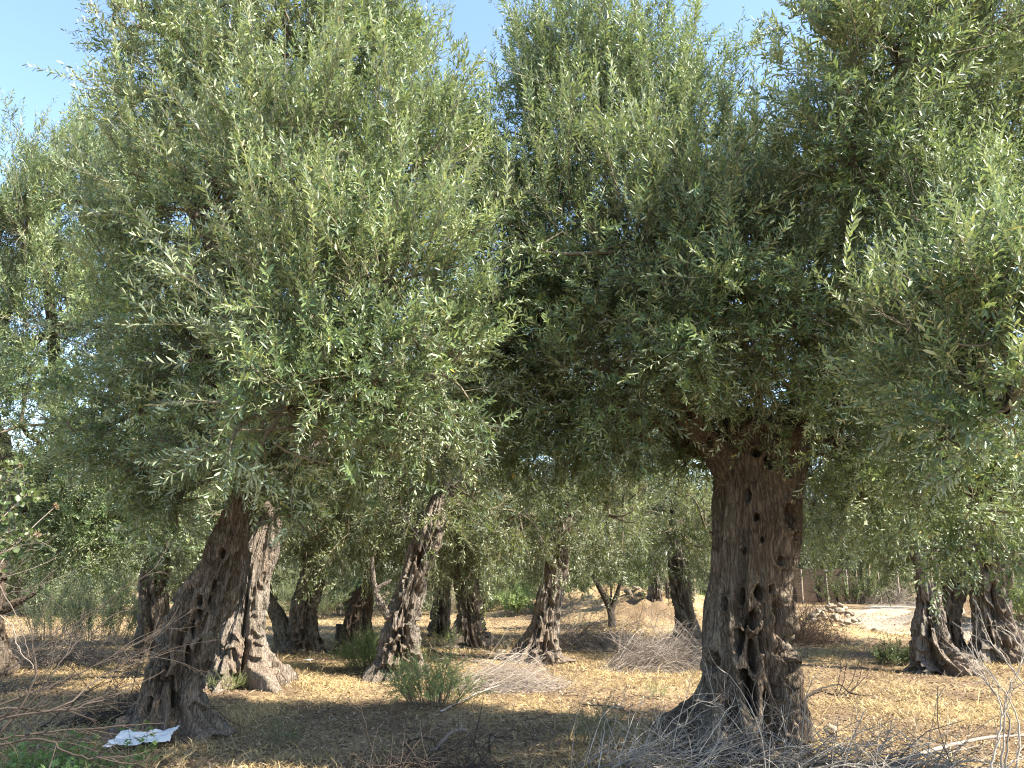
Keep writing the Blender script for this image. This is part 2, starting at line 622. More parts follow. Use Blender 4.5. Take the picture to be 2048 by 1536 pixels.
# ------------------------------------------------------------------ foliage
def leaf_verts(p, d, n, L, W, curl=0.0, fold=.12):
    """p,d,n: (m,3); L,W: (m,) -> (m,6,3)"""
    s = np.cross(d, n)
    L = L[:, None]
    W = W[:, None]
    fo = n * (W * fold)
    b = p
    c1 = n * (L * curl * .1)
    c2 = n * (L * curl * .5)
    l1 = p + d * L * .30 + s * W * .46 + fo + c1
    l2 = p + d * L * .72 + s * W * .44 + fo + c2
    t = p + d * L + n * L * curl
    r2 = p + d * L * .72 - s * W * .44 + fo + c2
    r1 = p + d * L * .30 - s * W * .46 + fo + c1
    return np.stack([b, l1, l2, t, r2, r1], 1)


LEAF_Q = np.array([[0, 1, 2, 3], [0, 3, 4, 5]])


def shoot_template(rg, L, pairs, ll, lw, ang=(32, 62), bend=.18, leafless=.12, single=False, curl=-.08, tipshrink=.45):
    K = 5
    u = np.linspace(0, 1, K)
    ba = rg.uniform(0, 2 * math.pi)
    b = rg.uniform(.3, 1) * bend * L
    stem = np.stack([np.cos(ba) * b * u ** 2, np.sin(ba) * b * u ** 2, L * u], -1)
    ps, ds, ns, Ls, Ws = [], [], [], [], []
    ph = rg.uniform(0, math.pi)
    for i in range(pairs):
        t = leafless + (1 - leafless) * (i + .5) / pairs
        p = np.array([np.interp(t, u, stem[:, k]) for k in range(3)])
        tz = nrm(np.array([2 * np.cos(ba) * b * t, 2 * np.sin(ba) * b * t, L]))
        for sd in (0, 1):
            if rg.random() < .1:
                continue
            az = ph + i * math.pi / 2 + sd * math.pi + rg.normal() * .35
            e = R(rg.uniform(*ang))
            perp = nrm(np.cross(tz, np.array([math.sin(az), -math.cos(az), .01])))
            d = nrm(tz * math.cos(e) + perp * math.sin(e) + rg.normal(size=3) * .12)
            n = nrm(tz - d * np.dot(tz, d) + rg.normal(size=3) * .35)
            n = nrm(n - d * np.dot(n, d))
            sc = rg.uniform(.75, 1.15) * (1 - tipshrink * max(0, (t - .6) / .4))
            ps.append(p), ds.append(d), ns.append(n), Ls.append(ll * sc), Ws.append(lw * sc * rg.uniform(.85, 1.15))
    # terminal leaves
    tz = nrm(stem[-1] - stem[-2])
    for _ in range(2):
        d = nrm(tz + rg.normal(size=3) * .25)
        n = nrm(np.cross(d, rg.normal(size=3)))
        ps.append(stem[-1]), ds.append(d), ns.append(n), Ls.append(ll * .6), Ws.append(lw * .6)
    ps, ds, ns, Ls, Ws = map(np.array, (ps, ds, ns, Ls, Ws))
    V = leaf_verts(ps, ds, ns, Ls, Ws, curl)
    return dict(stem=stem, leaf=V, L=L)


def place_shoots(acc, tmpl, pos, dirs, scale, rg, tint0=None, mleaf=0, mstem=1, stem_r=.0016, stem_sides=3, tspread=.22):
    n = len(pos)
    if n == 0:
        return
    dirs = nrm(dirs)
    x = nrm(np.cross(dirs, nrm(rg.normal(size=(n, 3)))))
    y = np.cross(dirs, x)
    M = np.stack([x, y, dirs], -1) * scale[:, None, None]
    which = rg.integers(0, len(tmpl), n)
    if tint0 is None:
        tint0 = np.full(n, .45)
    for k, t in enumerate(tmpl):
        idx = np.where(which == k)[0]
        if len(idx) == 0:
            continue
        lv = t['leaf']
        m = lv.shape[0]
        V = np.einsum('nij,pj->npi', M[idx], lv.reshape(-1, 3)) + pos[idx][:, None, :]
        q = (LEAF_Q[None] + (np.arange(m) * 6)[:, None, None]).reshape(-1, 4)
        Q = (q[None] + (np.arange(len(idx)) * m * 6)[:, None, None]).reshape(-1, 4)
        ti = np.clip(tint0[idx][:, None] + rg.normal(size=(len(idx), m)) * tspread, 0, .95)
        y_ = rg.random((len(idx), m)) < .006
        ti = np.where(y_, rg.uniform(.97, 1, ti.shape), ti)
        acc.add(V.reshape(-1, 3), Q, mleaf, np.repeat(ti.ravel(), 6))
        S = np.einsum('nij,pj->npi', M[idx], t['stem']) + pos[idx][:, None, :]
        rad = np.linspace(1, .45, S.shape[1])[None] * stem_r * np.ones((len(idx), 1))
        tubes(acc, S, rad, stem_sides, mstem, rg.uniform(.2, .9, len(idx)))


rt = np.random.default_rng(21)
T_OLIVE = [shoot_template(rt, rt.uniform(.22, .38), int(rt.integers(8, 13)), .071, .0168) for _ in range(14)]
T_WHIP = [shoot_template(rt, rt.uniform(.45, .7), int(rt.integers(15, 21)), .070, .0165, ang=(22, 50), bend=.12, tipshrink=.6) for _ in range(6)]
T_FAR = [shoot_template(rt, rt.uniform(.24, .36), int(rt.integers(6, 9)), .075, .019) for _ in range(8)]
T_FEATHER = [shoot_template(rt, rt.uniform(.22, .4), int(rt.integers(10, 14)), .034, .008, ang=(30, 60), bend=.25) for _ in range(8)]
T_BUSHY = [shoot_template(rt, rt.uniform(.16, .26), int(rt.integers(5, 8)), .05, .024, ang=(40, 75), bend=.25) for _ in range(8)]
T_BROAD = [shoot_template(rt, rt.uniform(.14, .24), 3, .055, .046, ang=(50, 80), bend=.2) for _ in range(6)]


def crown_points(lobes, rg, density, shoots, upb=.35):
    """branchlets and shoots for a list of lobes (cx,cy,cz,r,squash)"""
    Bp, Sp, Sd, Sw, Sh = [], [], [], [], []
    for lb in lobes:
        c = np.array(lb[:3], float)
        r = lb[3]
        up = lb[4] if len(lb) > 4 else upb
        nb = max(6, int(density * r * r))
        d = nrm(rg.normal(size=(nb, 3)))
        d[:, 2] *= .95
        st = c + d * (r * rg.uniform(.05, .6, (nb, 1)))
        ln = r * rg.uniform(.4, .75, (nb, 1))
        dr = nrm(d + rg.normal(size=(nb, 3)) * .4 + np.array([0, 0, up]) * .8)
        bendv = rg.normal(size=(nb, 3)) * .22 + np.array([0, 0, 1]) * np.where(d[:, 2:3] < -.15, -.25 + up * .5, up * .9)
        u = np.linspace(0, 1, 6)
        Q = st[:, None] + ln[:, None] * (dr[:, None] * u[None, :, None] + bendv[:, None] * (u ** 2)[None, :, None] * .6)
        Bp.append(Q)
        t = np.concatenate([rg.uniform(.15, .97, (nb, shoots - 1)), np.ones((nb, 1))], 1)
        f = t * 5
        i = np.minimum(f.astype(int), 4)
        w = (f - i)[..., None]
        ar = np.arange(nb)[:, None]
        pos = Q[ar, i] * (1 - w) + Q[ar, i + 1] * w
        tan = nrm(Q[ar, i + 1] - Q[ar, i])
        rnd = nrm(rg.normal(size=pos.shape))
        dv = tan * .7 + rnd * .62 + np.array([0, 0, 1]) * np.where(d[:, 2] < -.3, .1 + up * .3, up * 1.25)[:, None, None]
        Sp.append(pos.reshape(-1, 3))
        Sd.append(dv.reshape(-1, 3))
        tb = np.repeat(rg.normal(size=nb) * .2 + .42, shoots)
        Sw.append(tb)
        Sh.append(np.repeat(((d[:, 2] > .35) & (up > .3)), shoots))
    return np.concatenate(Bp), np.concatenate(Sp), np.concatenate(Sd), np.concatenate(Sw), np.concatenate(Sh)


def connect(fork, lobes, rg):
    """limb skeleton: parent of each lobe centre"""
    nodes = [np.asarray(fork, float)]
    dist0 = [0.0]
    order = sorted(range(len(lobes)), key=lambda i: np.linalg.norm(np.array(lobes[i][:3]) - fork))
    edges = []
    ids = [-1]
    for i in order:
        p = np.array(lobes[i][:3], float)
        cost = [np.linalg.norm(p - q) + .55 * dd for q, dd in zip(nodes, dist0)]
        j = int(np.argmin(cost))
        edges.append((j, len(nodes)))
        dist0.append(dist0[j] + np.linalg.norm(p - nodes[j]))
        nodes.append(p)
        ids.append(i)
    kids = [1] * len(nodes)
    for j, k in reversed(edges):
        kids[j] += kids[k]
    return nodes, edges, kids


def limb_mesh(p0, p1, r0, r1, rg, sag=.12):
    a = Acc()
    n = 14
    u = np.linspace(0, 1, n)
    dv = p1 - p0
    L = np.linalg.norm(dv)
    off = rg.normal(size=3) * L * .12 + np.array([0, 0, sag * L])
    pts = p0 + dv * u[:, None] + off * (np.sin(u * math.pi))[:, None]
    pts[1:-1] += rg.normal(size=(n - 2, 3)) * min(.03, L * .02)
    sides = 12
    rad = (r0 + (r1 - r0) * u) * (1 + .12 * rg.normal(size=n))
    tubes(a, pts[None], rad[None], sides)
    return a, pts


def add_crown(root, fork, lobes, rg, density=96, shoots=9, lscale=1.0, tmpl=None, whips=True, limb_r=.05, leaf=None,
              base=None, upb=.6, whip_n=1.0, build_limbs=True, sub=5):
    fork = np.asarray(fork, float)
    base = np.zeros(3) if base is None else np.asarray(base, float)
    nodes, edges, kids = connect(fork, lobes, rg)
    tw = Acc()
    for j, k in edges:
        r0 = limb_r * math.sqrt(kids[k]) * 1.0
        r1 = limb_r * math.sqrt(max(kids[k] - 1, .45)) * .8
        a, pts = limb_mesh(nodes[j], nodes[k], r0, r1, rg)
        if build_limbs:
            a.build('limb', M_LIMB, root, origin=base)
        # side boughs inside the lobe
    for i, lb in enumerate(lobes):
        c = np.array(lb[:3])
        n = sub
        d = nrm(rg.normal(size=(n, 3)) + [0, 0, .3])
        u = np.linspace(0, 1, 7)
        e = c + d * lb[3] * .75
        Q = c + (e - c)[:, None] * u[None, :, None] + rg.normal(size=(n, 1, 3)) * .15 * lb[3] * np.sin(u * math.pi)[None, :, None]
        tubes(tw, Q, np.linspace(limb_r * .5, .006, 7)[None] * np.ones((n, 1)), 5, 1, rg.uniform(0, .4, n))
    if build_limbs:
        for lb in lobes:
            n = 5
            d = nrm(rg.normal(size=(n, 3)) + [0, -.5, -.2])
            p0 = np.array(lb[:3]) + d * lb[3] * .55
            u = np.linspace(0, 1, 8)
            ln = rg.uniform(.18, .42, (n, 1, 1))
            dd = nrm(d + rg.normal(size=(n, 3)) * .5 - [0, 0, .2])
            Q = p0[:, None] + ln * (dd[:, None] * u[None, :, None] + rg.normal(size=(n, 1, 3)) * .22 * (u ** 2)[None, :, None])
            Q = Q + rg.normal(size=Q.shape) * .008
            tubes(tw, Q, np.linspace(.0045, .0015, 8)[None] * np.ones((n, 1)), 4, 1, rg.uniform(.8, 1, n))
            k = rg.integers(2, 6, n)
            S = Q[np.arange(n), k][:, None] + ln * .5 * nrm(dd + rg.normal(size=(n, 3)) * .6)[:, None] * u[None, ::2, None]
            tubes(tw, S, np.linspace(.0028, .0012, 4)[None] * np.ones((n, 1)), 3, 1, rg.uniform(.8, 1, n))
    B, Sp, Sd, St, Sh = crown_points(lobes, rg, density, shoots, upb)
    tubes(tw, B, np.linspace(.0055, .002, 6)[None] * np.ones((len(B), 1)) * lscale, 3, 1, rg.uniform(.1, .8, len(B)))
    sc = rg.uniform(.62, 1.25, len(Sp)) * lscale
    long_ = Sh & (rg.random(len(Sp)) < .2 * whip_n) if whips else np.zeros(len(Sp), bool)
    place_shoots(tw, tmpl or T_OLIVE, Sp[~long_], Sd[~long_], sc[~long_], rg, St[~long_])
    if long_.any():
        dv = nrm(Sd[long_]) * .5 + np.array([0, 0, 1.0]) + rg.normal(size=(long_.sum(), 3)) * .18
        place_shoots(tw, T_WHIP, Sp[long_], dv, sc[long_], rg, St[long_] + .12)
    o = tw.build('crown', [leaf or M_LEAF, M_TWIG], root, smooth=False, origin=base)
    return o


def lobes_px(spec):
    out = []
    for s in spec:
        x, y, d, r = s[:4]
        p = P(x, y, d)
        out.append((*p, r) + tuple(s[4:]))
    return out


GROVE = 'old olive trees of the grove'


def tree_root(name, base, label):
    o = empty(name, base)
    tag(o, label, 'olive tree', GROVE)
    return o


# ================================================================== the big trees in front
# ---- main tree right of centre
MAIN_ROWS = [(1505, 1322, 1650), (1470, 1352, 1632), (1430, 1382, 1616), (1380, 1402, 1602), (1340, 1409, 1592), (1300, 1406, 1587),
             (1250, 1404, 1585), (1200, 1410, 1581), (1150, 1420, 1584), (1100, 1427, 1592), (1050, 1431, 1600),
             (1000, 1432, 1604), (950, 1430, 1609), (905, 1424, 1617), (868, 1428, 1612), (845, 1450, 1590)]
MAIN_HOLES = [(1554, 1033, 15, 21, .5), (1470, 999, 8, 15, .35), (1489, 1043, 6, 8, .3), (1558, 944, 12, 14, .35), (1513, 934, 12, 13, .3),
              (1483, 918, 10, 9, .3), (1578, 990, 6, 8, .3), (1535, 1117, 7, 8, .3), (1518, 1173, 6, 8, .35), (1496, 1184, 12, 14, .45),
              (1456, 1195, 8, 15, .45), (1430, 1213, 6, 10, .35), (1482, 1237, 15, 20, .55), (1540, 1228, 15, 36, .55),
              (1463, 1246, 7, 9, .4), (1451, 1279, 11, 25, .5), (1480, 1305, 15, 32, .6), (1507, 1287, 5, 13, .35), (1542, 1295, 10, 17, .5),
              (1571, 1282, 9, 30, .45), (1566, 1336, 12, 19, .5), (1419, 1318, 7, 20, .4), (1461, 1338, 9, 13, .4),
              (1538, 1371, 9, 12, .4), (1558, 1374, 6, 12, .4), (1471, 1382, 13, 42, .55), (1507, 1415, 15, 45, .6), (1578, 1430, 8, 20, .35),
              (1435, 1420, 8, 26, .35), (1545, 1440, 8, 26, .35), (1460, 1110, 5, 8, .25), (1500, 1085, 4, 6, .2), (1564, 1065, 6, 7, .25)]
D1 = 8.0
b1 = P(1490, 1500, D1)
b1[2] = float(H(b1[0], b1[1]))
t1 = tree_root('olive_tree', b1, 'big olive tree right of centre, thick upright trunk riddled with dark holes')
trunk('trunk', MAIN_ROWS, D1, t1, seed=5, nth=420, nz=520, flare=.34, web=.10, fade=(1.2, .38, .58), slim=.9, flute=.13, holes=MAIN_HOLES, origin=b1, twist=.25)
trunk('limb', [(960, 1432, 1500), (915, 1408, 1474), (870, 1378, 1436), (835, 1353, 1408), (800, 1330, 1378), (750, 1296, 1336)],
      [D1 + .05, D1 - .05, D1 - .15, D1 - .25, D1 - .3, D1 - .4], t1, seed=8, nth=120, nz=160, base=False, web=.12, flute=.1,
      holes=[(1415, 878, 9, 8, .45), (1374, 825, 8, 8, .4)], origin=b1)
trunk('limb', [(950, 1540, 1612), (900, 1552, 1622), (850, 1566, 1628), (800, 1580, 1636), (740, 1600, 1650)],
      [D1, D1 - .05, D1 - .1, D1 - .2, D1 - .3], t1, seed=9, nth=120, nz=160, base=False, web=.12, flute=.1, origin=b1)
rg1 = np.random.default_rng(101)
L1 = lobes_px([(1100, 300, 7.9, .95, .6), (1200, 190, 7.6, 1.15, .6), (1310, 290, 7.4, .98, .7), (1130, 120, 7.9, .8, .7), (1110, 470, 7.2, 1.15), (1290, 500, 6.7, 1.2),
               (1040, 700, 7.6, 1.0, .2), (1220, 740, 7.0, 1.05, .2), (1450, 560, 6.5, 1.15), (1560, 640, 6.4, 1.0, .2), (1460, 430, 6.9, .95, .6),
               (1690, 780, 7.0, .9, .1), (1160, 860, 7.6, .7, 0), (975, 470, 8.1, .85, .5), (960, 690, 7.9, .75, .2), (1150, 620, 8.2, .8, .3), (1080, 640, 8.4, .7, .3), (1240, 880, 7.8, .55, 0), (1050, 870, 7.8, .55, 0), (1740, 990, 8.3, .5, 0), (1380, 900, 8.3, .4, 0), (1690, 890, 7.9, .7, 0), (1830, 910, 8.2, .75, 0), (1400, 640, 6.2, .75, .1), (1330, 650, 8.0, .9), (1560, 480, 7.9, 1.0), (1420, 800, 8.15, .5, .1), (1590, 815, 8.15, .5, .1), (1500, 760, 8.2, .5, .1)])
add_crown(t1, P(1530, 900, D1), L1, rg1, limb_r=.045, base=b1)

# ---- left tree
LEFT_ROWS = [(1480, 205, 452), (1455, 225, 440), (1420, 255, 418), (1380, 274, 408), (1340, 288, 414), (1300, 305, 430), (1250, 326, 450),
             (1200, 352, 470), (1150, 386, 486), (1100, 408, 497), (1050, 434, 506), (1000, 456, 524), (950, 476, 545)]
LEFT_HOLES = [(377, 1275, 10, 16, .5), (359, 1316, 7, 18, .45), (390, 1190, 8, 10, .45), (421, 1197, 7, 9, .4), (449, 1165, 7, 10, .45), (430, 1130, 7, 11, .4),
              (461, 1107, 6, 10, .35), (424, 1219, 7, 9, .35), (446, 1192, 5, 8, .3), (343, 1362, 7, 20, .5), (368, 1231, 8, 14, .35), (319, 1316, 6, 16, .4),
              (294, 1362, 9, 26, .5), (287, 1409, 10, 15, .45), (377, 1392, 8, 17, .45), (330, 1400, 6, 18, .4), (402, 1300, 6, 22, .35), (410, 1250, 5, 14, .35), (350, 1265, 6, 14, .3)]
D2 = 8.55
b2 = P(328, 1480, D2)
b2[2] = float(H(b2[0], b2[1]))
t2 = tree_root('olive_tree', b2, 'large dark olive tree leaning right, the crumpled white sheet lying near its foot')
trunk('trunk', LEFT_ROWS, D2, t2, seed=14, nth=360, nz=440, flare=.36, web=.2, slim=.88, flute=.17, holes=LEFT_HOLES, origin=b2, twist=.3)
rg2 = np.random.default_rng(202)
L2 = lobes_px([(430, 200, 7.2, 1.1, .5), (600, 110, 6.7, 1.15, .6), (740, 150, 7.2, .88, .7), (340, 70, 7.3, .7, .5), (255, 60, 7.4, .42, .4), (390, 420, 6.9, 1.1), (590, 390, 6.0, 1.15),
               (790, 370, 6.5, 1.1), (850, 260, 7.4, .5, .7), (900, 330, 7.6, .55, .6), (610, 650, 5.6, .95), (770, 590, 5.8, 1.0), (840, 760, 6.0, .8, .2), (570, 820, 5.6, .7, .2), (400, 690, 7.4, 1.1, .1),
               (280, 820, 8.0, .85, .1), (420, 890, 7.2, .55, 0), (690, 810, 6.8, .75, 0), (720, 740, 5.5, .6, .3), (265, 210, 7.4, .38, .2), (300, 560, 7.8, .9), (620, 480, 7.8, 1.1), (860, 870, 8.0, .6, 0), (560, 920, 7.6, .35, 0), (575, 1030, 8.4, .36, 0), (290, 950, 8.2, .6, 0), (350, 1000, 8.5, .42, 0), (730, 930, 7.9, .45, 0)])
add_crown(t2, P(505, 960, D2), L2, rg2, limb_r=.042, base=b2)

# ---- near tree whose trunk stands outside the frame on the right
b3 = np.array([5.6, 5.9, 0.0])
b3[2] = float(H(b3[0], b3[1]))
t3 = tree_root('olive_tree', b3, 'bright leafy olive boughs reaching in at the right edge, their trunk out of frame')
c3 = [(2390, 1500), (2380, 1400), (2370, 1250), (2370, 1100), (2360, 950), (2340, 850)]
trunk('trunk', [(y, x - w, x + w) for (x, y), w in zip(c3, (150, 120, 100, 95, 100, 90))], 5.9, t3, seed=31, nth=140, nz=140, origin=b3)
rg3 = np.random.default_rng(303)
L3 = lobes_px([(1715, 140, 5.3, .6, .6), (1800, 120, 5.6, .95, .6), (1990, 50, 5.6, .75, .6), (1700, 320, 5.6, .65, .3), (1860, 330, 6.6, 1.0), (1800, 380, 7.4, .85, .4), (1800, 400, 5.7, .55, .5), (1880, 470, 5.4, .5, .5), (1960, 200, 7.2, .8, .5), (2050, 300, 6.2, .75),
               (1990, 640, 4.7, .72, .7), (1880, 720, 4.9, .6, .6), (2010, 820, 4.7, .62, .4), (2090, 480, 5.2, .6, .6), (1800, 520, 6.8, .9, .2), (2000, 480, 7.0, .8),
               (1960, 1000, 6.4, .65, .1), (1590, 30, 6.0, .25, .6), (1900, 880, 6.0, .7, .2)])
add_crown(t3, P(2345, 870, 5.9), L3, rg3, limb_r=.026, base=b3, lscale=1.05)

# ---- tree at the left edge
D4 = 13.5
b4 = P(-20, 1310, D4)
b4[2] = float(H(b4[0], b4[1]))
t4 = tree_root('olive_tree', b4, 'olive tree at the left edge, its dark trunk cut off by the frame')
trunk('trunk', [(1318, -95, 14), (1285, -82, 6), (1240, -75, 2), (1200, -66, 4), (1160, -58, 10), (1100, -30, 34), (1020, 0, 62)], D4, t4, seed=41, nth=140, nz=160, origin=b4, web=.2, mat=M_LIMB)
trunk('limb', [(1232, -30, -4), (1216, 0, 22), (1203, 30, 44), (1190, 58, 68), (1170, 84, 91), (1140, 104, 109)], D4 - .3, t4, seed=42, nth=40, nz=50, base=False, origin=b4, mat=M_LIMB)
trunk('limb', [(1000, 80, 150), (930, 96, 140), (850, 100, 132), (760, 98, 124), (660, 94, 116), (560, 88, 104)], D4 - 2.5, t4, seed=43, nth=60, nz=90, base=False, origin=b4, mat=M_LIMB)
trunk('limb', [(910, -40, -8), (925, 10, 40), (938, 60, 84), (950, 120, 138)], D4 - 3.0, t4, seed=44, nth=40, nz=60, base=False, origin=b4, mat=M_LIMB)
rg4 = np.random.default_rng(404)
L4 = lobes_px([(60, 470, 10.5, 1.3, .6), (190, 400, 10.8, 1.1, .7), (110, 660, 10.3, 1.2), (240, 640, 11, 1.2), (40, 850, 10, 1.0, .2), (200, 880, 10.4, .95, .1), (-100, 520, 11, 1.5),
               (-90, 750, 10.5, 1.3), (120, 1020, 11, .9, 0), (250, 1040, 11.5, .8, 0), (30, 1020, 10.4, .7, 0), (160, 320, 11.2, .6, .9), (250, 360, 11.5, .8, .7), (330, 980, 11.5, .9, 0), (170, 1050, 10.8, .7, 0)])
add_crown(t4, P(40, 1010, D4 - .6), L4, rg4, limb_r=.05, base=b4, density=66, lscale=1.1)

# ================================================================== the trees behind
rb = np.random.default_rng(55)


def generic_lobes(rg, r=2.0, z0=2.3, n=10, top=6.0):
    out = []
    for i in range(n):
        a = i / n * 2 * math.pi + rg.normal() * .25
        rr = r * rg.uniform(.55, .95)
        out.append((math.cos(a) * rr, math.sin(a) * rr, z0 + rg.uniform(0, .7), rg.uniform(.85, 1.15), .05))
    for i in range(5):
        a = i / 5 * 2 * math.pi + rg.normal() * .3
        rr = r * rg.uniform(.35, .65)
        out.append((math.cos(a) * rr, math.sin(a) * rr, z0 + 1.5 + rg.uniform(0, .6), rg.uniform(1.0, 1.25), .4))
    for i in range(3):
        a = i / 3 * 2 * math.pi + rg.normal() * .3
        out.append((math.cos(a) * .7, math.sin(a) * .7, top - 1.2 + rg.uniform(-.2, .3), rg.uniform(.9, 1.1), .6))
    return out


CROWNS = []
for k in range(4):
    rk = np.random.default_rng(600 + k)
    holder = empty('olive_tree', (0, 0, 0))
    c = add_crown(holder, (0, 0, 1.9), generic_lobes(rk), rk, density=34, shoots=8, lscale=1.0, tmpl=T_FAR, limb_r=.05, leaf=M_FARLEAF,
                  build_limbs=False, whip_n=.4)
    CROWNS.append(c.data)
    bpy.data.objects.remove(c)
    bpy.data.objects.remove(holder)


def bg_tree(rows, d, label, var, rot, scale=1.0, extra=(), seed=0, web=.24, flare=.35, top=None, mat=None, res=(150, 170), crown_dx=0.0, crown_dy=1.1, crown_dz=-.4, tall=1.25, holes=()):
    rows = list(rows)
    (ya, la, ra), (yb, lb, rb_) = rows[-2], rows[-1]
    sl = ((lb + rb_) - (la + ra)) / 2 / max(1, ya - yb)
    hw = (rb_ - lb) / 2
    for st, k in ((40, .82), (80, .62)):
        cx = (lb + rb_) / 2 + sl * st
        rows.append((yb - st, cx - hw * k, cx + hw * k))
    y, xl, xr = rows[0]
    p = P((xl + xr) / 2, y, d)
    p[2] = float(H(p[0], p[1]))
    root = tree_root('olive_tree', p, label)
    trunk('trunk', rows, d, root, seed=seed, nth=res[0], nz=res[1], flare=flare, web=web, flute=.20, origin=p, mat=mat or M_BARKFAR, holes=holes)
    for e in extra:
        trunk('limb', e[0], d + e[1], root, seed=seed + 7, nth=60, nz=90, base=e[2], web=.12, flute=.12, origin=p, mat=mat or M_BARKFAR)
    yt, xlt, xrt = rows[-1]
    q = P((xlt + xrt) / 2, yt, d) - p
    cr = bpy.data.objects.new('crown', CROWNS[var])
    COL.objects.link(cr)
    cr.parent = root
    cr.location = (q[0] * .9 + crown_dx, q[1] + crown_dy, crown_dz)
    cr.rotation_euler = (0, 0, rot)
    cr.scale = (scale, scale, scale * tall)
    # a couple of boughs from the trunk head up into the leaves
    rr = np.random.default_rng(seed + 900)
    for s in range(3):
        a = s * 2.1 + rr.uniform(0, 1)
        e = q + np.array([math.cos(a) * 1.0, math.sin(a) * 1.0, 1.3])
        am, _ = limb_mesh(q + np.array([0, 0, -.2]), e, px2m((xrt - xlt) / 2, q + p) * .75, .06, rr)
        am.build('limb', M_LIMB, root)
    return root


bg_tree([(1364, 396, 574), (1338, 410, 552), (1290, 428, 532), (1240, 448, 528), (1200, 463, 532), (1150, 476, 541), (1100, 492, 556)], 12.3,
        'sunlit pale olive trunk with a deep vertical cleft, just behind the large leaning trunk', 0, .4, 1.0, crown_dx=-.7, crown_dy=1.9, seed=61, web=.14, flare=.6, res=(220, 240),
        holes=[(503, 1230, 6, 45, .45), (488, 1190, 5, 8, .3), (509, 1310, 5, 40, .35)])
bg_tree([(1312, 262, 352), (1280, 272, 342), (1220, 280, 336), (1170, 281, 335), (1130, 286, 340)], 16.0,
        'shaded knobbly olive tree half hidden on the left behind the large leaning trunk', 1, 1.7, 1.0, seed=62)
bg_tree([(1294, 566, 652), (1270, 574, 640), (1230, 580, 632), (1180, 592, 645), (1130, 602, 655), (1090, 612, 662)], 17.6,
        'forked olive tree with a holed sunlit trunk and a dark side stem leaning left', 2, 2.9, 1.0,
        extra=[([(1290, 550, 592), (1250, 545, 580), (1215, 533, 560), (1185, 525, 545), (1150, 520, 538)], .1, True)], seed=63, web=.3)
bg_tree([(1298, 672, 732), (1270, 681, 724), (1230, 691, 722), (1200, 702, 736), (1170, 721, 746), (1140, 729, 752)], 17.2,
        'very dark leaning olive trunk beside a short wooden post', 3, .2, .95,
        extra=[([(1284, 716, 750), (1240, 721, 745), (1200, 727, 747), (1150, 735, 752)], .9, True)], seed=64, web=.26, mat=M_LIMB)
bg_tree([(1338, 742, 858), (1320, 752, 848), (1280, 762, 842), (1240, 770, 840), (1200, 785, 845), (1150, 803, 858), (1100, 818, 876), (1060, 832, 888)], 13.3,
        'holed grey olive trunk leaning right with a bare crooked stub, green bush at its foot', 1, 4.1, 1.0, crown_dx=-.3, crown_dy=1.5,
        extra=[([(1235, 768, 790), (1215, 757, 776), (1195, 749, 763), (1170, 744, 754), (1140, 741, 750), (1115, 741, 748)], -.1, False),
               ([(1185, 746, 754), (1172, 757, 764), (1166, 770, 777), (1160, 780, 784)], -.15, False)], seed=65, web=.28, res=(240, 240), flare=.4,
        holes=[(790, 1270, 7, 12, .4), (812, 1278, 7, 9, .4), (838, 1120, 6, 14, .4), (800, 1295, 6, 18, .4)])
bg_tree([(1274, 856, 904), (1230, 862, 898), (1180, 868, 902), (1140, 870, 906)], 21.5,
        'slender holed olive trunk far back in the gap right of the grey leaning trunk', 2, 5.0, .95, seed=66, web=.3)
bg_tree([(1288, 900, 992), (1265, 910, 976), (1230, 917, 966), (1190, 912, 960), (1150, 905, 956), (1110, 905, 958)], 18.4,
        'dark olive tree with a broad flared foot near the middle of the grove', 0, 3.3, 1.0, seed=67, web=.22, flare=.5)
bg_tree([(1313, 1030, 1130), (1290, 1046, 1121), (1260, 1060, 1118), (1220, 1069, 1122), (1180, 1080, 1128), (1145, 1090, 1136), (1100, 1096, 1142)], 15.5,
        'pale twisted olive tree in the middle, its root bulging to the left', 3, 2.2, 1.0, seed=68, web=.24, res=(220, 240), flare=.45)
bg_tree([(1281, 1342, 1410), (1255, 1350, 1396), (1220, 1347, 1386), (1180, 1340, 1380), (1140, 1335, 1378)], 19.8,
        'reddish brown olive trunk just left of the big holed trunk, brushwood at its foot', 1, 1.5, 1.08, crown_dy=-.3, crown_dz=-.5, seed=69, web=.26)
bg_tree([(1336, 1820, 1938), (1310, 1826, 1915), (1280, 1829, 1900), (1240, 1832, 1890), (1200, 1835, 1881), (1160, 1832, 1879), (1120, 1828, 1880)], 13.9,
        'brown olive tree on the right with large dark hollows between its roots', 2, .3, 1.0, crown_dz=-.12, seed=70, web=.26, res=(240, 240), flare=.45,
        holes=[(1845, 1310, 10, 20, .55), (1888, 1312, 9, 18, .55), (1843, 1262, 6, 14, .4), (1908, 1312, 7, 12, .4)])
bg_tree([(1312, 1884, 1940), (1270, 1883, 1926), (1230, 1883, 1921), (1190, 1885, 1929), (1145, 1887, 1932)], 16.2,
        'grey holed olive trunk standing close behind the brown one with root hollows', 0, 5.5, 1.0, crown_dz=-.12, seed=71, web=.32)
bg_tree([(1313, 1943, 2044), (1280, 1950, 2035), (1230, 1951, 2023), (1180, 1949, 2016), (1150, 1946, 2022), (1105, 1940, 2032)], 15.6,
        'stout dark olive trunk nearest the right edge of the view', 3, 4.4, 1.0, seed=72, web=.26, flare=.4)
bg_tree([(1222, 1288, 1334), (1200, 1295, 1326), (1165, 1298, 1326), (1140, 1296, 1330)], 27.0,
        'far olive trunk standing on top of the stony earth bank', 1, 3.7, .9, seed=73,
        extra=[([(1222, 1330, 1346), (1200, 1331, 1343), (1165, 1330, 1345)], .4, False)])

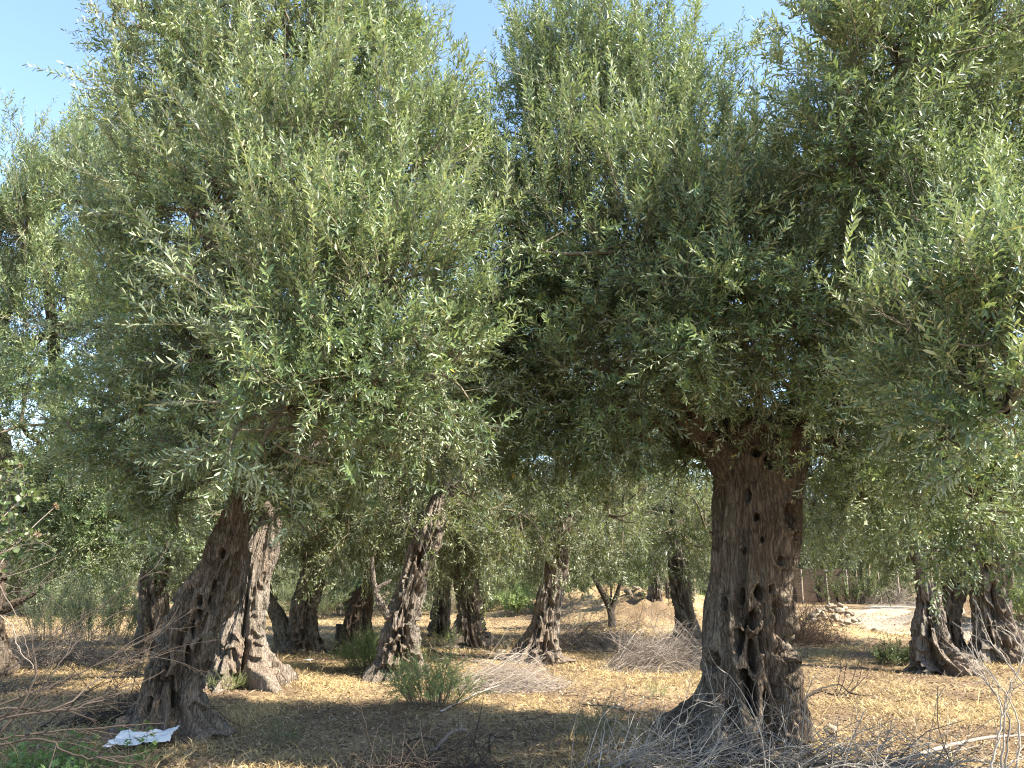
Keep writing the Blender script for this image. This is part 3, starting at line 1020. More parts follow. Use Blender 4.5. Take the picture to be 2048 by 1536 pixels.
# small dark tree with a thin forked stem
def small_tree():
    d = 24.0
    p = P(1222, 1254, d)
    p[2] = float(H(p[0], p[1]))
    root = empty('small_tree', p)
    tag(root, 'small dark tree with a thin forked stem and low round crown before the earth bank', 'tree')
    a = Acc()
    for pl, r in (([(1224, 1258), (1224, 1240), (1221, 1222), (1212, 1200), (1200, 1178), (1185, 1150)], .13),
                  ([(1221, 1226), (1228, 1205), (1235, 1185), (1242, 1160)], .10), ([(1216, 1208), (1222, 1195), (1222, 1170)], .05)):
        c = curve([P(x, y, d) for x, y in pl], 16)
        tubes(a, c[None], np.linspace(r, r * .5, 16)[None], 8)
    a.build('trunk', M_SHADETWIG, root, origin=p)
    rk = np.random.default_rng(77)
    lob = lobes_px([(1170, 1145, d, .75, .1), (1225, 1140, d, .8, .1), (1275, 1145, d + .4, .75, .1), (1200, 1090, d, .8, .2), (1260, 1095, d, .8, .2), (1310, 1120, d + .4, .6, .1), (1140, 1110, d, .6, .1)])
    B, Sp, Sd, St, Sh = crown_points(lob, rk, 45, 8)
    t = Acc()
    tubes(t, B, np.linspace(.008, .003, 6)[None] * np.ones((len(B), 1)), 3, 1, .2)
    place_shoots(t, T_BUSHY, Sp, Sd, rk.uniform(.9, 1.4, len(Sp)), rk, St * .6)  # leaf tint lowered so the crown reads as a shaded silhouette
    t.build('crown', [M_SHRUB, M_SHADETWIG], root, smooth=False, origin=p)


small_tree()


# the far side of the grove: one mass of leaves closing the view
def distant():
    rk = np.random.default_rng(88)
    t = Acc()
    lob = []
    for i in range(74):
        y = rk.uniform(31, 56)
        x = rk.uniform(-.82, .82) * y
        if i >= 58:
            y = rk.uniform(50, 55)
            x = y * (.24 + .04 * (i - 58) if i < 68 else -.36 + .035 * (i - 68))
        if .27 < x / y < .6 and y < 49:
            continue
        z0 = 2.0
        for j in range(3):
            lob.append((x + rk.normal() * 2, y + rk.normal(), rk.uniform(.4, 1.2), rk.uniform(.8, 1.3), .3))
        for j in range(7):
            lob.append((x + rk.normal() * 1.5, y + rk.normal() * 1.5, z0 + rk.uniform(0, 3.8), rk.uniform(1.1, 1.6), .2))
        pts = np.array([[x, y, -.2], [x + .1, y, .8], [x + rk.normal() * .2, y, 1.9]])
        tubes(t, curve(pts, 8)[None], np.linspace(.45, .3, 8)[None], 9, 1, .3)
    B, Sp, Sd, St, Sh = crown_points(lob, rk, 15, 7)
    place_shoots(t, T_FAR, Sp, Sd, rk.uniform(1.7, 2.5, len(Sp)), rk, St, stem_r=.004)
    o = t.build('distant_grove', [M_FARLEAF, M_TWIG], smooth=False)
    tag(o, 'mass of olive foliage closing off the far side of the grove', 'trees', kind='stuff')


distant()


# ================================================================== shrubs, weeds
def bush(name, base, label, cat, w, dp, h, n, tmpl, mleaf, seed, scale=1.0, stem_mat=None, group=None, upright=.7, ground=True, tint=.45):
    rk = np.random.default_rng(seed)
    base = np.array(base, float)
    t = Acc()
    ns = max(8, n // 9)
    a = rk.uniform(0, 2 * math.pi, ns)
    rr = np.sqrt(rk.uniform(0, 1, ns))
    foot = np.stack([np.cos(a) * rr * w * .5, np.sin(a) * rr * dp * .5, np.full(ns, -.02)], -1)
    if ground:
        foot[:, 2] = H(foot[:, 0] + base[0], foot[:, 1] + base[1]) - base[2] - .03
    hh = h * (1 - .55 * rr ** 2) * rk.uniform(.6, 1.08, ns)
    tip = np.stack([np.cos(a) * rr * w + rk.normal(size=ns) * .1 * w, np.sin(a) * rr * dp + rk.normal(size=ns) * .1 * dp, hh], -1)
    u = np.linspace(0, 1, 6)
    mid = (foot + tip) / 2 + np.stack([0 * a, 0 * a, hh * .16], -1)
    Q = ((1 - u) ** 2)[None, :, None] * foot[:, None] + (2 * u * (1 - u))[None, :, None] * mid[:, None] + (u ** 2)[None, :, None] * tip[:, None]
    tubes(t, Q, np.linspace(.006, .002, 6)[None] * np.ones((ns, 1)) * max(.6, scale), 4, 1, rk.uniform(.1, .7, ns))
    per = max(3, n // ns)
    tt = rk.uniform(.15, 1, (ns, per))
    f = tt * 5
    i = np.minimum(f.astype(int), 4)
    wt = (f - i)[..., None]
    ar = np.arange(ns)[:, None]
    pos = Q[ar, i] * (1 - wt) + Q[ar, i + 1] * wt
    tan = nrm(Q[ar, i + 1] - Q[ar, i])
    dv = tan * .7 + nrm(rk.normal(size=pos.shape)) * .8 + np.array([0, 0, upright])
    place_shoots(t, tmpl, pos.reshape(-1, 3), dv.reshape(-1, 3), rk.uniform(.7, 1.2, ns * per) * scale, rk,
                 np.full(ns * per, tint) + rk.normal(size=ns * per) * .12)
    o = t.build(name, [mleaf, stem_mat or M_TWIG], smooth=False)
    o.location = base
    tag(o, label, cat, group)
    return o


BUSHES = 'green bushes and weeds under the trees'
bush('green_bush', on(868, 1412), 'feathery bright green bush in the sun beside the pale brushwood, middle foreground', 'bush', .56, .48, .6, 420, T_FEATHER, M_WEED, 1, 1.1, group=BUSHES, tint=.9, upright=.2)
bush('green_bush', on(742, 1342), 'dark green feathery bush at the foot of the holed leaning grey trunk', 'bush', .48, .45, .6, 650, T_FEATHER, M_WEED, 2, 1.0, group=BUSHES, tint=.3, upright=.4)
bush('green_bush', on(1040, 1240), 'bright yellow-green bush in the back between two middle trunks', 'bush', .95, .8, 1.0, 420, T_BUSHY, M_WEED, 3, 1.5, group=BUSHES, tint=.75)
bush('green_bush', on(1392, 1212), 'small vivid green plant on the bank left of the big holed trunk', 'bush', .6, .5, .5, 160, T_BUSHY, M_WEED, 4, 1.5, group=BUSHES, tint=.9)
bush('green_bush', on(1788, 1330), 'low dark olive-green bush on the left of the brown hollow-footed trunk', 'bush', .42, .4, .38, 420, T_BUSHY, M_SHRUB, 5, .7, group=BUSHES, tint=.3)
bush('green_bush', on(2062, 1270), 'tall yellow-green bush at the right edge behind the stout dark trunk', 'bush', 1.0, 1.0, 2.0, 600, T_BUSHY, M_WEED, 6, 1.7, group=BUSHES, tint=.7)
bush('shrub', on(210, 1290), 'tall grey-green shrub in the background left of the leaning trunk', 'shrub', 1.3, 1.2, 2.2, 700, T_FAR, M_FARLEAF, 7, 1.0, group=BUSHES)
bush('shrub', on(110, 1280), 'loose grey-green shrub near the left edge behind the bare twigs', 'shrub', 1.1, 1.1, 1.9, 520, T_FAR, M_FARLEAF, 8, 1.0, group=BUSHES)
bush('shrub', on(590, 1238), 'pale grey-green shrub far back between the forked trunk and the dark leaning trunk', 'shrub', 2.4, 1.2, 1.7, 600, T_FAR, M_FARLEAF, 9, 1.3, group=BUSHES)
bush('shrub', on(690, 1232), 'dark dense shrub far back behind the wooden post', 'shrub', 1.8, 1.2, 2.6, 700, T_BUSHY, M_SHRUB, 10, 1.9, group=BUSHES, tint=.15)
bush('shrub', on(960, 1232), 'brownish scrubby shrub in the back between the flared trunk and the pale twisted trunk', 'shrub', 2.0, 1.0, 1.2, 420, T_FAR, M_FARLEAF, 11, 1.2, group=BUSHES)
bush('weed', on(1212, 1500), 'thin leafy weed standing in dry grass left of the big holed trunk', 'weed', .18, .18, .44, 60, T_FEATHER, M_SHRUB, 12, .7, group=BUSHES, upright=.4)
bush('weed', on(1165, 1492), 'sparse dark-leaved weed in dry grass, the smaller of two before the brush heap', 'weed', .12, .12, .3, 34, T_FEATHER, M_SHRUB, 13, .6, group=BUSHES, upright=.4)
bush('weed', on(575, 1490), 'straggly dark weed in dry grass right of the leaning left trunk', 'weed', .25, .2, .25, 60, T_FEATHER, M_SHRUB, 14, .6, group=BUSHES, upright=.2, tint=.2)
bush('weed', on(1315, 1395), 'short pale weed tuft in the sun at the end of the pale brushwood', 'weed', .14, .12, .14, 40, T_FEATHER, M_WEED, 15, .5, group=BUSHES, tint=.95)
bush('weed', on(445, 1382), 'pale yellowish weeds at the foot of the sunlit cleft trunk', 'weed', .4, .25, .2, 120, T_FEATHER, M_WEED, 16, .6, group=BUSHES, tint=.95)
bush('weed', on(905, 1300), 'tall thin green weed in the gap before the flared dark trunk', 'weed', .35, .25, .55, 60, T_FEATHER, M_WEED, 17, .9, group=BUSHES, tint=.5)


# palmate weeds, bottom left
def palm_template(rg):
    L = rg.uniform(.3, .5)
    u = np.linspace(0, 1, 5)
    stem = np.stack([.12 * L * u ** 2, 0 * u, L * u], -1)
    ps, ds, ns, Ls, Ws = [], [], [], [], []
    for i in range(7):
        t = .25 + .75 * i / 6
        az = i * 2.4 + rg.normal() * .3
        p0 = np.array([np.interp(t, u, stem[:, k]) for k in range(3)])
        out = np.array([math.cos(az), math.sin(az), .55])
        out = nrm(out)
        hub = p0 + out * .05 * (1.2 - t * .5)
        side = nrm(np.cross(out, [0, 0, 1]))
        nn = nrm(np.cross(side, out))
        for j in range(-3, 4):
            an = j * .42
            d = nrm(out * math.cos(an) + side * math.sin(an) - np.array([0, 0, .12 * abs(j)]))
            ps.append(hub), ds.append(d), ns.append(nrm(nn - d * np.dot(nn, d)))
            Ls.append(.085 * (1 - .12 * abs(j)) * (1.15 - .4 * t)), Ws.append(.013)
    ps, ds, ns, Ls, Ws = map(np.array, (ps, ds, ns, Ls, Ws))
    return dict(stem=stem, leaf=leaf_verts(ps, ds, ns, Ls, Ws, -.15), L=L)


T_PALM = [palm_template(rt) for _ in range(6)]


def palm_weed(base, label, w, dp, n, seed, sc=1.0, lean=.35):
    rk = np.random.default_rng(seed)
    base = np.array(base, float)
    t = Acc()
    xy = rk.uniform(-1, 1, (n, 2)) * [w, dp]
    pos = np.column_stack([xy, H(xy[:, 0] + base[0], xy[:, 1] + base[1]) - base[2] - .02])
    dv = rk.normal(size=(n, 3)) * lean + [0, 0, 1]
    place_shoots(t, T_PALM, pos, dv, rk.uniform(.7, 1.15, n) * sc, rk, np.full(n, .35) + rk.normal(size=n) * .15, stem_r=.003, stem_sides=4, tspread=.1)
    o = t.build('palmate_weed', [M_WEED, M_WEED], smooth=False)
    o.location = base
    tag(o, label, 'weed', BUSHES)


palm_weed(on(70, 1560), 'bed of green finger-leaved weeds in the bottom left corner', .42, .3, 46, 31, .75)
palm_weed(on(285, 1545), 'taller finger-leaved weed standing in front of the white sheet', .05, .04, 4, 32, .95, .15)
palm_weed(on(205, 1555), 'low finger-leaved weed between the corner weeds and the white sheet', .2, .12, 14, 33, .5)


# ---- bramble at the left edge
def bramble():
    d = 4.3
    rk = np.random.default_rng(91)
    base = P(-120, 1700, d)
    base[2] = float(H(base[0], base[1]))
    root = empty('bramble', base)
    tag(root, 'bramble with broad rounded leaves and dry flower heads arching in at the left edge', 'bramble')
    a = Acc()
    stems = [[(-120, 1690), (-90, 1300), (-30, 1090), (30, 1010), (62, 985)], [(-110, 1690), (-80, 1250), (-10, 1120), (40, 1080), (75, 1068)],
             [(-120, 1690), (-100, 1250), (-60, 1050), (0, 960), (45, 930)], [(-100, 1690), (-60, 1280), (0, 1130), (60, 1060), (112, 1012)]]
    for k, s in enumerate(stems):
        c = curve([P(x, y, d + .12 * k + .1 * j) for j, (x, y) in enumerate(s)], 26)
        tubes(a, c[None], np.linspace(.006, .0018, 26)[None], 5, 0, .6)
        if k < 3:
            q = c[rk.integers(9, 26, 26)]
            leaves = Acc()
            place_shoots(leaves, T_BROAD, q, rk.normal(size=(26, 3)) + [.3, -.3, .4], rk.uniform(.5, .8, 26), rk, np.full(26, .6))
            leaves.build('leaf_spray', [M_SHRUB, M_BRUSH], root, smooth=False, origin=base)
        # dry heads
        tip = c[-1]
        hd = nrm(rk.normal(size=(34, 3)))
        Q = tip + hd[:, None] * np.linspace(0, .024, 3)[None, :, None]
        tubes(a, Q, np.full((34, 3), .0018), 3, 1, rk.uniform(0, 1, 34))
    a.build('stem', [M_BRUSH, M_SEED], root, origin=base)


bramble()


# ================================================================== brushwood
def twig_set(rk, n, foot, length, direction, spread, arch, K=8, curl=.25):
    """n curved sticks: foot (n,3), direction (n,3)"""
    u = np.linspace(0, 1, K)
    d = nrm(direction + rk.normal(size=(n, 3)) * spread)
    side = nrm(np.cross(d, rk.normal(size=(n, 3))))
    b = rk.normal(size=(n, 1)) * curl
    L = length[:, None, None]
    Q = foot[:, None] + L * (d[:, None] * u[None, :, None] + side[:, None] * (b[:, None] * (u ** 2)[None, :, None]))
    Q[..., 2] += (length[:, None] * arch[:, None]) * (u * (1 - u))[None] * 2
    wob = rk.normal(size=(n, K, 3)) * .012 * L
    wob[:, 0] = 0
    return Q + wob * u[None, :, None]


def side_twigs(rk, Q, per, lf, spread=.7, K=5):
    n, K0, _ = Q.shape
    t = rk.uniform(.25, .95, (n, per))
    f = t * (K0 - 1)
    i = np.minimum(f.astype(int), K0 - 2)
    w = (f - i)[..., None]
    ar = np.arange(n)[:, None]
    pos = Q[ar, i] * (1 - w) + Q[ar, i + 1] * w
    tan = nrm(Q[ar, i + 1] - Q[ar, i])
    ln = np.linalg.norm(Q[:, -1] - Q[:, 0], axis=1)[:, None] * lf * rk.uniform(.4, 1.1, (n, per))
    dv = nrm(tan + nrm(rk.normal(size=tan.shape)) * spread)
    u = np.linspace(0, 1, K)
    S = pos.reshape(-1, 1, 3) + ln.reshape(-1, 1, 1) * (dv.reshape(-1, 1, 3) * u[None, :, None]
        + rk.normal(size=(n * per, 1, 3)) * .25 * (u ** 2)[None, :, None])
    return S


def brush_pile(base, label, w, dp, h, n, seed, mat=None, length=(.4, 1.0), dirv=(1, 0, .15), spread=.6, rad=(.003, .007), arch=.15, sides=4, per=3, group=None, name='brushwood_pile', tl=(0, 1)):
    rk = np.random.default_rng(seed)
    base = np.array(base, float)
    t = Acc()
    a = rk.uniform(0, 2 * math.pi, n)
    rr = np.sqrt(rk.uniform(0, 1, n))
    x = np.cos(a) * rr * w
    y = np.sin(a) * rr * dp
    dome = np.clip(1 - rr ** 2, 0, 1)
    z = H(base[0] + x, base[1] + y) - base[2] + h * dome * rk.uniform(.05, 1, n)
    ln = rk.uniform(*length, n)
    dv = np.tile(np.array(dirv, float), (n, 1))
    dv *= np.where(rk.random((n, 1)) < .75, 1, -1) * [1, 1, 0] + [0, 0, 1]
    foot = np.stack([x, y, z], -1) - nrm(dv) * ln[:, None] * .5
    Q = twig_set(rk, n, foot, ln, dv, spread, rk.normal(size=n) * arch + arch * .6)
    gz = H(base[0] + Q[..., 0], base[1] + Q[..., 1]) - base[2]
    Q[..., 2] = np.maximum(Q[..., 2], gz + .004)
    r0 = rk.uniform(*rad, n) ** 1.0
    tubes(t, Q, r0[:, None] * np.linspace(1, .4, Q.shape[1])[None], sides, 0, rk.uniform(*tl, n))
    if per:
        S = side_twigs(rk, Q, per, .35)
        gz = H(base[0] + S[..., 0], base[1] + S[..., 1]) - base[2]
        S[..., 2] = np.maximum(S[..., 2], gz + .004)
        tubes(t, S, np.repeat(r0 * .45, per)[:, None] * np.linspace(1, .5, S.shape[1])[None], 3, 0, rk.uniform(*tl, len(S)))
    o = t.build(name, mat or M_BRUSH, smooth=True)
    o.location = base
    tag(o, label, 'brushwood', group)
    return o


PILES = 'heaps of cut brushwood on the ground'
brush_pile(on(1450, 1540), 'tangle of grey twigs heaped around the foot of the big holed trunk', 1.05, .45, .24, 460, 51, length=(.25, .8), arch=.16, group=PILES, spread=.8, dirv=(1, .2, .05), tl=(.0, 1), mat=M_PALETWIG, rad=(.002, .006))
brush_pile(on(1800, 1560), 'heap of pale grey twigs along the bottom edge right of the big trunk', .75, .4, .22, 240, 52, length=(.3, .8), group=PILES, spread=.6, dirv=(1, -.3, .1), mat=M_PALETWIG, per=2)
brush_pile(on(1020, 1378), 'fan of pale sunlit branches with one long stick beside the bright green bush', .62, .38, .30, 230, 53, length=(.5, 1.2), dirv=(1, .45, .08), spread=.3, group=PILES, mat=M_BRUSH, per=4, rad=(.002, .006), tl=(.3, 1))
brush_pile(on(1325, 1338), 'large grey brush heap against the left side of the big trunk, behind it', .75, .6, .46, 520, 54, length=(.6, 1.2), dirv=(1, .2, .28), spread=.4, group=PILES, rad=(.003, .006))
brush_pile(on(1190, 1296), 'low grey brush heap right of the pale twisted trunk', 1.15, .7, .42, 520, 55, length=(.5, 1.1), spread=.7, group=PILES, rad=(.004, .008), sides=3)
brush_pile(on(1612, 1285), 'reddish brown brush heap beside the rubble stones, just right of the big trunk', .75, .8, .95, 620, 56, mat=M_REDBRUSH, length=(.4, 1.1), spread=.9, group=PILES, rad=(.004, .008), sides=3, dirv=(.7, .1, .5))
brush_pile(on(130, 1325), 'grey brush heap behind the bare twigs at the left edge', 1.3, .6, .25, 420, 57, length=(.5, 1.1), spread=.6, group=PILES, rad=(.003, .007), sides=3)
brush_pile(on(880, 1560), 'dark brush heap at the bottom centre with a bent root arching from it', .5, .25, .12, 190, 58, mat=M_SHADETWIG, length=(.25, .6), spread=.8, group=PILES, tl=(.3, 1))
brush_pile(on(270, 1450), 'dark twigs lying against the flared root of the leaning left trunk', .7, .25, .16, 150, 59, mat=M_SHADETWIG, length=(.4, 1.0), spread=.5, group=PILES)
brush_pile(on(1770, 1208), 'grey tangle of brush by the far fence posts', 1.8, .8, .8, 300, 60, length=(.8, 1.8), spread=.8, group=PILES, rad=(.008, .014), sides=3)


def px_branches(name, root, lines, d, base, mat, r0, r1, seed, per=8, lf=.35, K=24, spread=.6, sub=True, tw=0.0, tint=(.2, .9), subper=3):
    """each line is one branch part with its own side twigs"""
    rk = np.random.default_rng(seed)
    for ln in lines:
        t = Acc()
        c = curve([P(x, y, d + (p[0] if p else 0)) for x, y, *p in ln], K)
        c += rk.normal(size=c.shape) * .004
        tubes(t, c[None], np.linspace(r0, r1, K)[None], 6, 0, rk.uniform(*tint))
        if per:
            S = side_twigs(rk, c[None], per, lf, spread, K=7)
            tubes(t, S, (r0 * .34) * np.linspace(1, .4, 7)[None] * np.ones((len(S), 1)), 4, 0, rk.uniform(*tint, len(S)))
            if sub:
                S2 = side_twigs(rk, S, subper, .5, spread, K=5)
                tubes(t, S2, (r0 * .2) * np.linspace(1, .5, 5)[None] * np.ones((len(S2), 1)), 3, 0, rk.uniform(*tint, len(S2)))
        t.build(name, mat, root, origin=base)


# bare shrub reaching in from the left
bs = P(-160, 1560, 4.6)
bs[2] = float(H(bs[0], bs[1]))
sh = empty('bare_shrub', bs)
tag(sh, 'leafless dark shrub with long thin branches sweeping in from the left edge', 'shrub')
px_branches('branch', sh, [
    [(-160, 1440), (0, 1347, .1), (68, 1307, .2), (170, 1233, .3), (272, 1163, .4), (330, 1120, .5)],
    [(-160, 1470), (0, 1408), (114, 1367, .2), (182, 1336, .3), (256, 1296, .4), (330, 1262, .5)],
    [(-160, 1430), (0, 1418), (114, 1421, .1), (199, 1401, .2), (256, 1378, .3), (330, 1340, .4)],
    [(-160, 1500), (0, 1477), (114, 1463, .1), (244, 1452, .2), (330, 1445, .3)],
    [(-60, 1500), (85, 1477), (142, 1509, -.1), (227, 1517, -.1), (300, 1500, 0)],
    [(-160, 1540), (-20, 1445), (60, 1405), (110, 1340), (150, 1290, .1), (215, 1240, .2)],
    [(-160, 1560), (-20, 1480), (40, 1418), (70, 1350), (66, 1300), (60, 1240)],
    [(-160, 1500), (0, 1440), (130, 1410), (190, 1360, .2), (260, 1330, .3), (350, 1300, .4)]],
    4.6, bs, M_SHADETWIG, .008, .002, 71, per=9, lf=.3, spread=.45)
# pale dead stems above it
bp_ = P(-160, 1300, 4.2)
bp_[2] = float(H(bp_[0], bp_[1]))
sh2 = empty('bare_shrub', bp_)
tag(sh2, 'pale leafless twigs fanning out below the bramble at the left edge', 'shrub')
px_branches('branch', sh2, [
    [(-120, 1800), (-90, 1400), (-40, 1200), (30, 1140), (90, 1090), (130, 1060)],
    [(-120, 1800), (-95, 1380), (-40, 1230), (12, 1188), (60, 1178), (110, 1140)],
    [(-120, 1800), (-90, 1350), (-30, 1150), (20, 1210), (45, 1260), (58, 1310)],
    [(-120, 1800), (-80, 1400), (-20, 1240), (22, 1250), (40, 1300), (70, 1340)],
    [(-120, 1800), (-100, 1300), (-30, 1130), (20, 1100), (45, 1078)]],
    4.2, bp_, M_BRUSH, .004, .0013, 72, per=6, lf=.16, spread=.5, subper=2, tint=(0, .6))

# bare shrub at the right edge
br = P(2010, 1640, 4.9)
br[2] = float(H(br[0], br[1]))
sh3 = empty('bare_shrub', br)
tag(sh3, 'pale leafless shrub with upright stems at the right edge of the foreground', 'shrub')
px_branches('branch', sh3, [
    [(2008, 1640), (2005, 1536), (2008, 1470), (2012, 1400), (2030, 1350), (2060, 1300)],
    [(1985, 1640), (1985, 1536), (1995, 1480), (2004, 1420), (1980, 1370), (1945, 1338)],
    [(2015, 1640), (2012, 1530), (2020, 1450), (2000, 1400), (1960, 1350), (1930, 1310)],
    [(2030, 1640), (2035, 1540), (2040, 1460), (2020, 1400), (1990, 1360), (1925, 1262)],
    [(2060, 1640), (2070, 1500), (2060, 1400), (2020, 1330), (1985, 1290), (1962, 1255)],
    [(2080, 1640), (2085, 1500), (2075, 1380), (2040, 1290), (2000, 1250)],
    [(2000, 1640), (2000, 1560), (2030, 1520), (2060, 1510)]],
    4.9, br, M_PALETWIG, .0075, .0018, 73, per=8, lf=.22, spread=.45)

# slender dead sapling behind the big trunk, right
sp = on(1690, 1392)
sh4 = empty('dead_sapling', sp)
tag(sh4, 'thin dark leafless sapling standing on bare ground right of the big trunk', 'sapling')
ds_ = sp[1]
px_branches('stem', sh4, [
    [(1662, 1400), (1676, 1370), (1681, 1330), (1679, 1290), (1673, 1262)],
    [(1668, 1402), (1685, 1370), (1692, 1330), (1690, 1290), (1695, 1268)],
    [(1672, 1402), (1700, 1370), (1716, 1330), (1730, 1300), (1764, 1262)],
    [(1675, 1402), (1712, 1372), (1722, 1340), (1728, 1300), (1735, 1280)],
    [(1690, 1398), (1725, 1360), (1755, 1335), (1778, 1375)]],
    ds_, sp, M_SHADETWIG, .006, .002, 74, per=5, lf=.3, spread=.45, sub=False)


def stick(name, label, pts, d, r, mat, tint=.5, seed=0, cat='branch', sides=8, forks=()):
    t = Acc()
    c = curve([P(x, y, di) for (x, y), di in zip(pts, d)] if not np.isscalar(d) else [P(x, y, d) for x, y in pts], 30)
    rk = np.random.default_rng(seed)
    c += rk.normal(size=c.shape) * r * .12
    tubes(t, c[None], (np.linspace(r, r * .55, 30) * (1 + .08 * rk.normal(size=30)))[None], sides, 0, tint)
    for f in forks:
        c2 = curve([P(x, y, d if np.isscalar(d) else d[0]) for x, y in f], 16)
        tubes(t, c2[None], np.linspace(r * .6, r * .25, 16)[None], 6, 0, tint)
    base = c[0].copy()
    o = t.build(name, mat)
    bpy.context.view_layer.update()
    tag(o, label, cat)
    return o


def gstick(name, label, pts, r, mat, tint=.5, seed=0, cat='branch', lift=None, forks=()):
    """a stick lying on the ground along picture points"""
    t = Acc()
    rk = np.random.default_rng(seed)

    def run(pp, r_, l_):
        q = np.array([on(x, y) for x, y in pp])
        q[:, 2] += r_ * .9
        if l_ is not None:
            q[:, 2] += np.array(l_)
        c = curve(q, 28)
        c += rk.normal(size=c.shape) * r_ * .15
        tubes(t, c[None], (np.linspace(r_, r_ * .5, 28) * (1 + .08 * rk.normal(size=28)))[None], 8, 0, tint)
    run(pts, r, lift)
    for f in forks:
        run(f, r * .55, None)
    o = t.build(name, mat)
    tag(o, label, cat)


gstick('fallen_branch', 'long pale brown branch lying along the bottom right edge on the twigs', [(1800, 1545), (1850, 1532), (1930, 1518), (2010, 1510), (2080, 1512)], .022, M_BRUSH, .6, 1, lift=[.05, .08, .12, .14, .15])
gstick('fallen_branch', 'dark forked branch on the ground touching the right foot of the big trunk', [(1610, 1402), (1640, 1388), (1680, 1380), (1700, 1392), (1735, 1396)], .014, M_SHADETWIG, .2, 2, forks=[[(1650, 1386), (1690, 1396), (1725, 1400)]], lift=[.03, .05, .06, .03, .01])
gstick('fallen_branch', 'short dark branch lying in dry grass left of the big trunk', [(1245, 1421), (1228, 1417), (1200, 1413), (1165, 1412)], .018, M_SHADETWIG, .5, 3, forks=[[(1240, 1419), (1232, 1410), (1226, 1405)]])
gstick('fallen_branch', 'long pale stick pointing left out of the sunlit brush fan', [(880, 1426), (920, 1410), (970, 1392), (1030, 1372), (1090, 1352)], 0.014, M_BRUSH, .75, 4, lift=[.0, .03, .06, .08, .1])
dr = on(880, 1505)[1]
stick('bent_root', 'brown bent branch arching like a hoop over the dark brush heap at bottom centre',
      [(868, 1500), (885, 1482), (902, 1466), (920, 1459), (934, 1462), (938, 1478)], dr, .020, M_BRUSH, .35, 5)
stick('dead_twig', 'dark twig standing upright with a side prong right of the bent branch',
      [(980, 1512), (978, 1490), (980, 1468)], dr - .1, .010, M_SHADETWIG, .1, 6, forks=[[(980, 1482), (968, 1490), (955, 1505)], [(980, 1470), (995, 1474), (1012, 1480)]], cat='twig')
stick('dead_twig', 'thin dark twig curving upward past the bent branch at bottom centre',
      [(922, 1516), (945, 1500), (952, 1465), (960, 1430), (967, 1395)], dr - .15, .0055, M_SHADETWIG, .1, 7, cat='twig', forks=[[(922, 1516), (918, 1470), (916, 1420)]])
stick('dead_twig', 'low dark crooked twig arching left of the bent branch',
      [(800, 1495), (825, 1480), (848, 1476), (865, 1480), (872, 1494)], dr - .02, .010, M_SHADETWIG, .15, 8, cat='twig', forks=[[(820, 1482), (812, 1470)]])
stick('hanging_twig', 'pale bare twig hanging from the foliage before the grey leaning trunk',
      [(800, 1000), (812, 1040), (838, 1075), (852, 1110), (856, 1138)], 7.2, .004, M_PALETWIG, .6, 9, cat='twig', forks=[[(812, 1040), (808, 1070), (812, 1110)], [(812, 1040), (845, 1020)]])
stick('hanging_twig', 'long thin bare twig drooping before the pale twisted trunk',
      [(1050, 1020), (1075, 1060), (1088, 1110), (1085, 1160), (1080, 1190)], 7.6, .0035, M_PALETWIG, .5, 10, cat='twig', forks=[[(1060, 1040), (1110, 1090), (1150, 1125), (1200, 1170)]])


# ================================================================== stones, litter, posts, fence
def rock_mesh(rk, r, squash=.65, n=22):
    th = np.linspace(0, math.pi, n)
    ph = np.linspace(0, 2 * math.pi, 2 * n, endpoint=False)
    TH, PH = np.meshgrid(th, ph, indexing='ij')
    d = np.stack([np.sin(TH) * np.cos(PH), np.sin(TH) * np.sin(PH), np.cos(TH)], -1)
    so = rk.uniform(0, 50, 3)
    # facets: clip by random planes
    rad = np.full(TH.shape, 1.0)
    for _ in range(12):
        nn = nrm(rk.normal(size=3))
        k = d @ nn
        rad = np.minimum(rad, np.where(k > .1, rk.uniform(.45, .85) / np.maximum(k, .1), 9))
    rad = rad * (1 + .10 * pn(d * 2.5 + so) + .05 * pn(d * 7 + so))
    V = d * rad[..., None] * r * np.array([1, rk.uniform(.7, 1), squash])
    m = 2 * n
    k, s = np.meshgrid(np.arange(n - 1), np.arange(m), indexing='ij')
    Q = np.stack([k * m + s, (k + 1) * m + s, (k + 1) * m + (s + 1) % m, k * m + (s + 1) % m], -1).reshape(-1, 4)
    return V.reshape(-1, 3), Q


def rock(base, r, label, seed, squash=.6, tint=.6, group=None, name='stone', n=18, dz=None):
    rk = np.random.default_rng(seed)
    V, Q = rock_mesh(rk, r, squash, n)
    a = Acc()
    a.add(V, Q, 0, np.clip(tint + rk.normal() * .15, 0, 1))
    o = a.build(name, M_STONE, smooth=False)
    o.location = np.array(base) + [0, 0, r * squash * .45 if dz is None else dz]
    o.rotation_euler = (0, 0, rk.uniform(0, 6))
    if label:
        tag(o, label, 'stone', group)
    return o


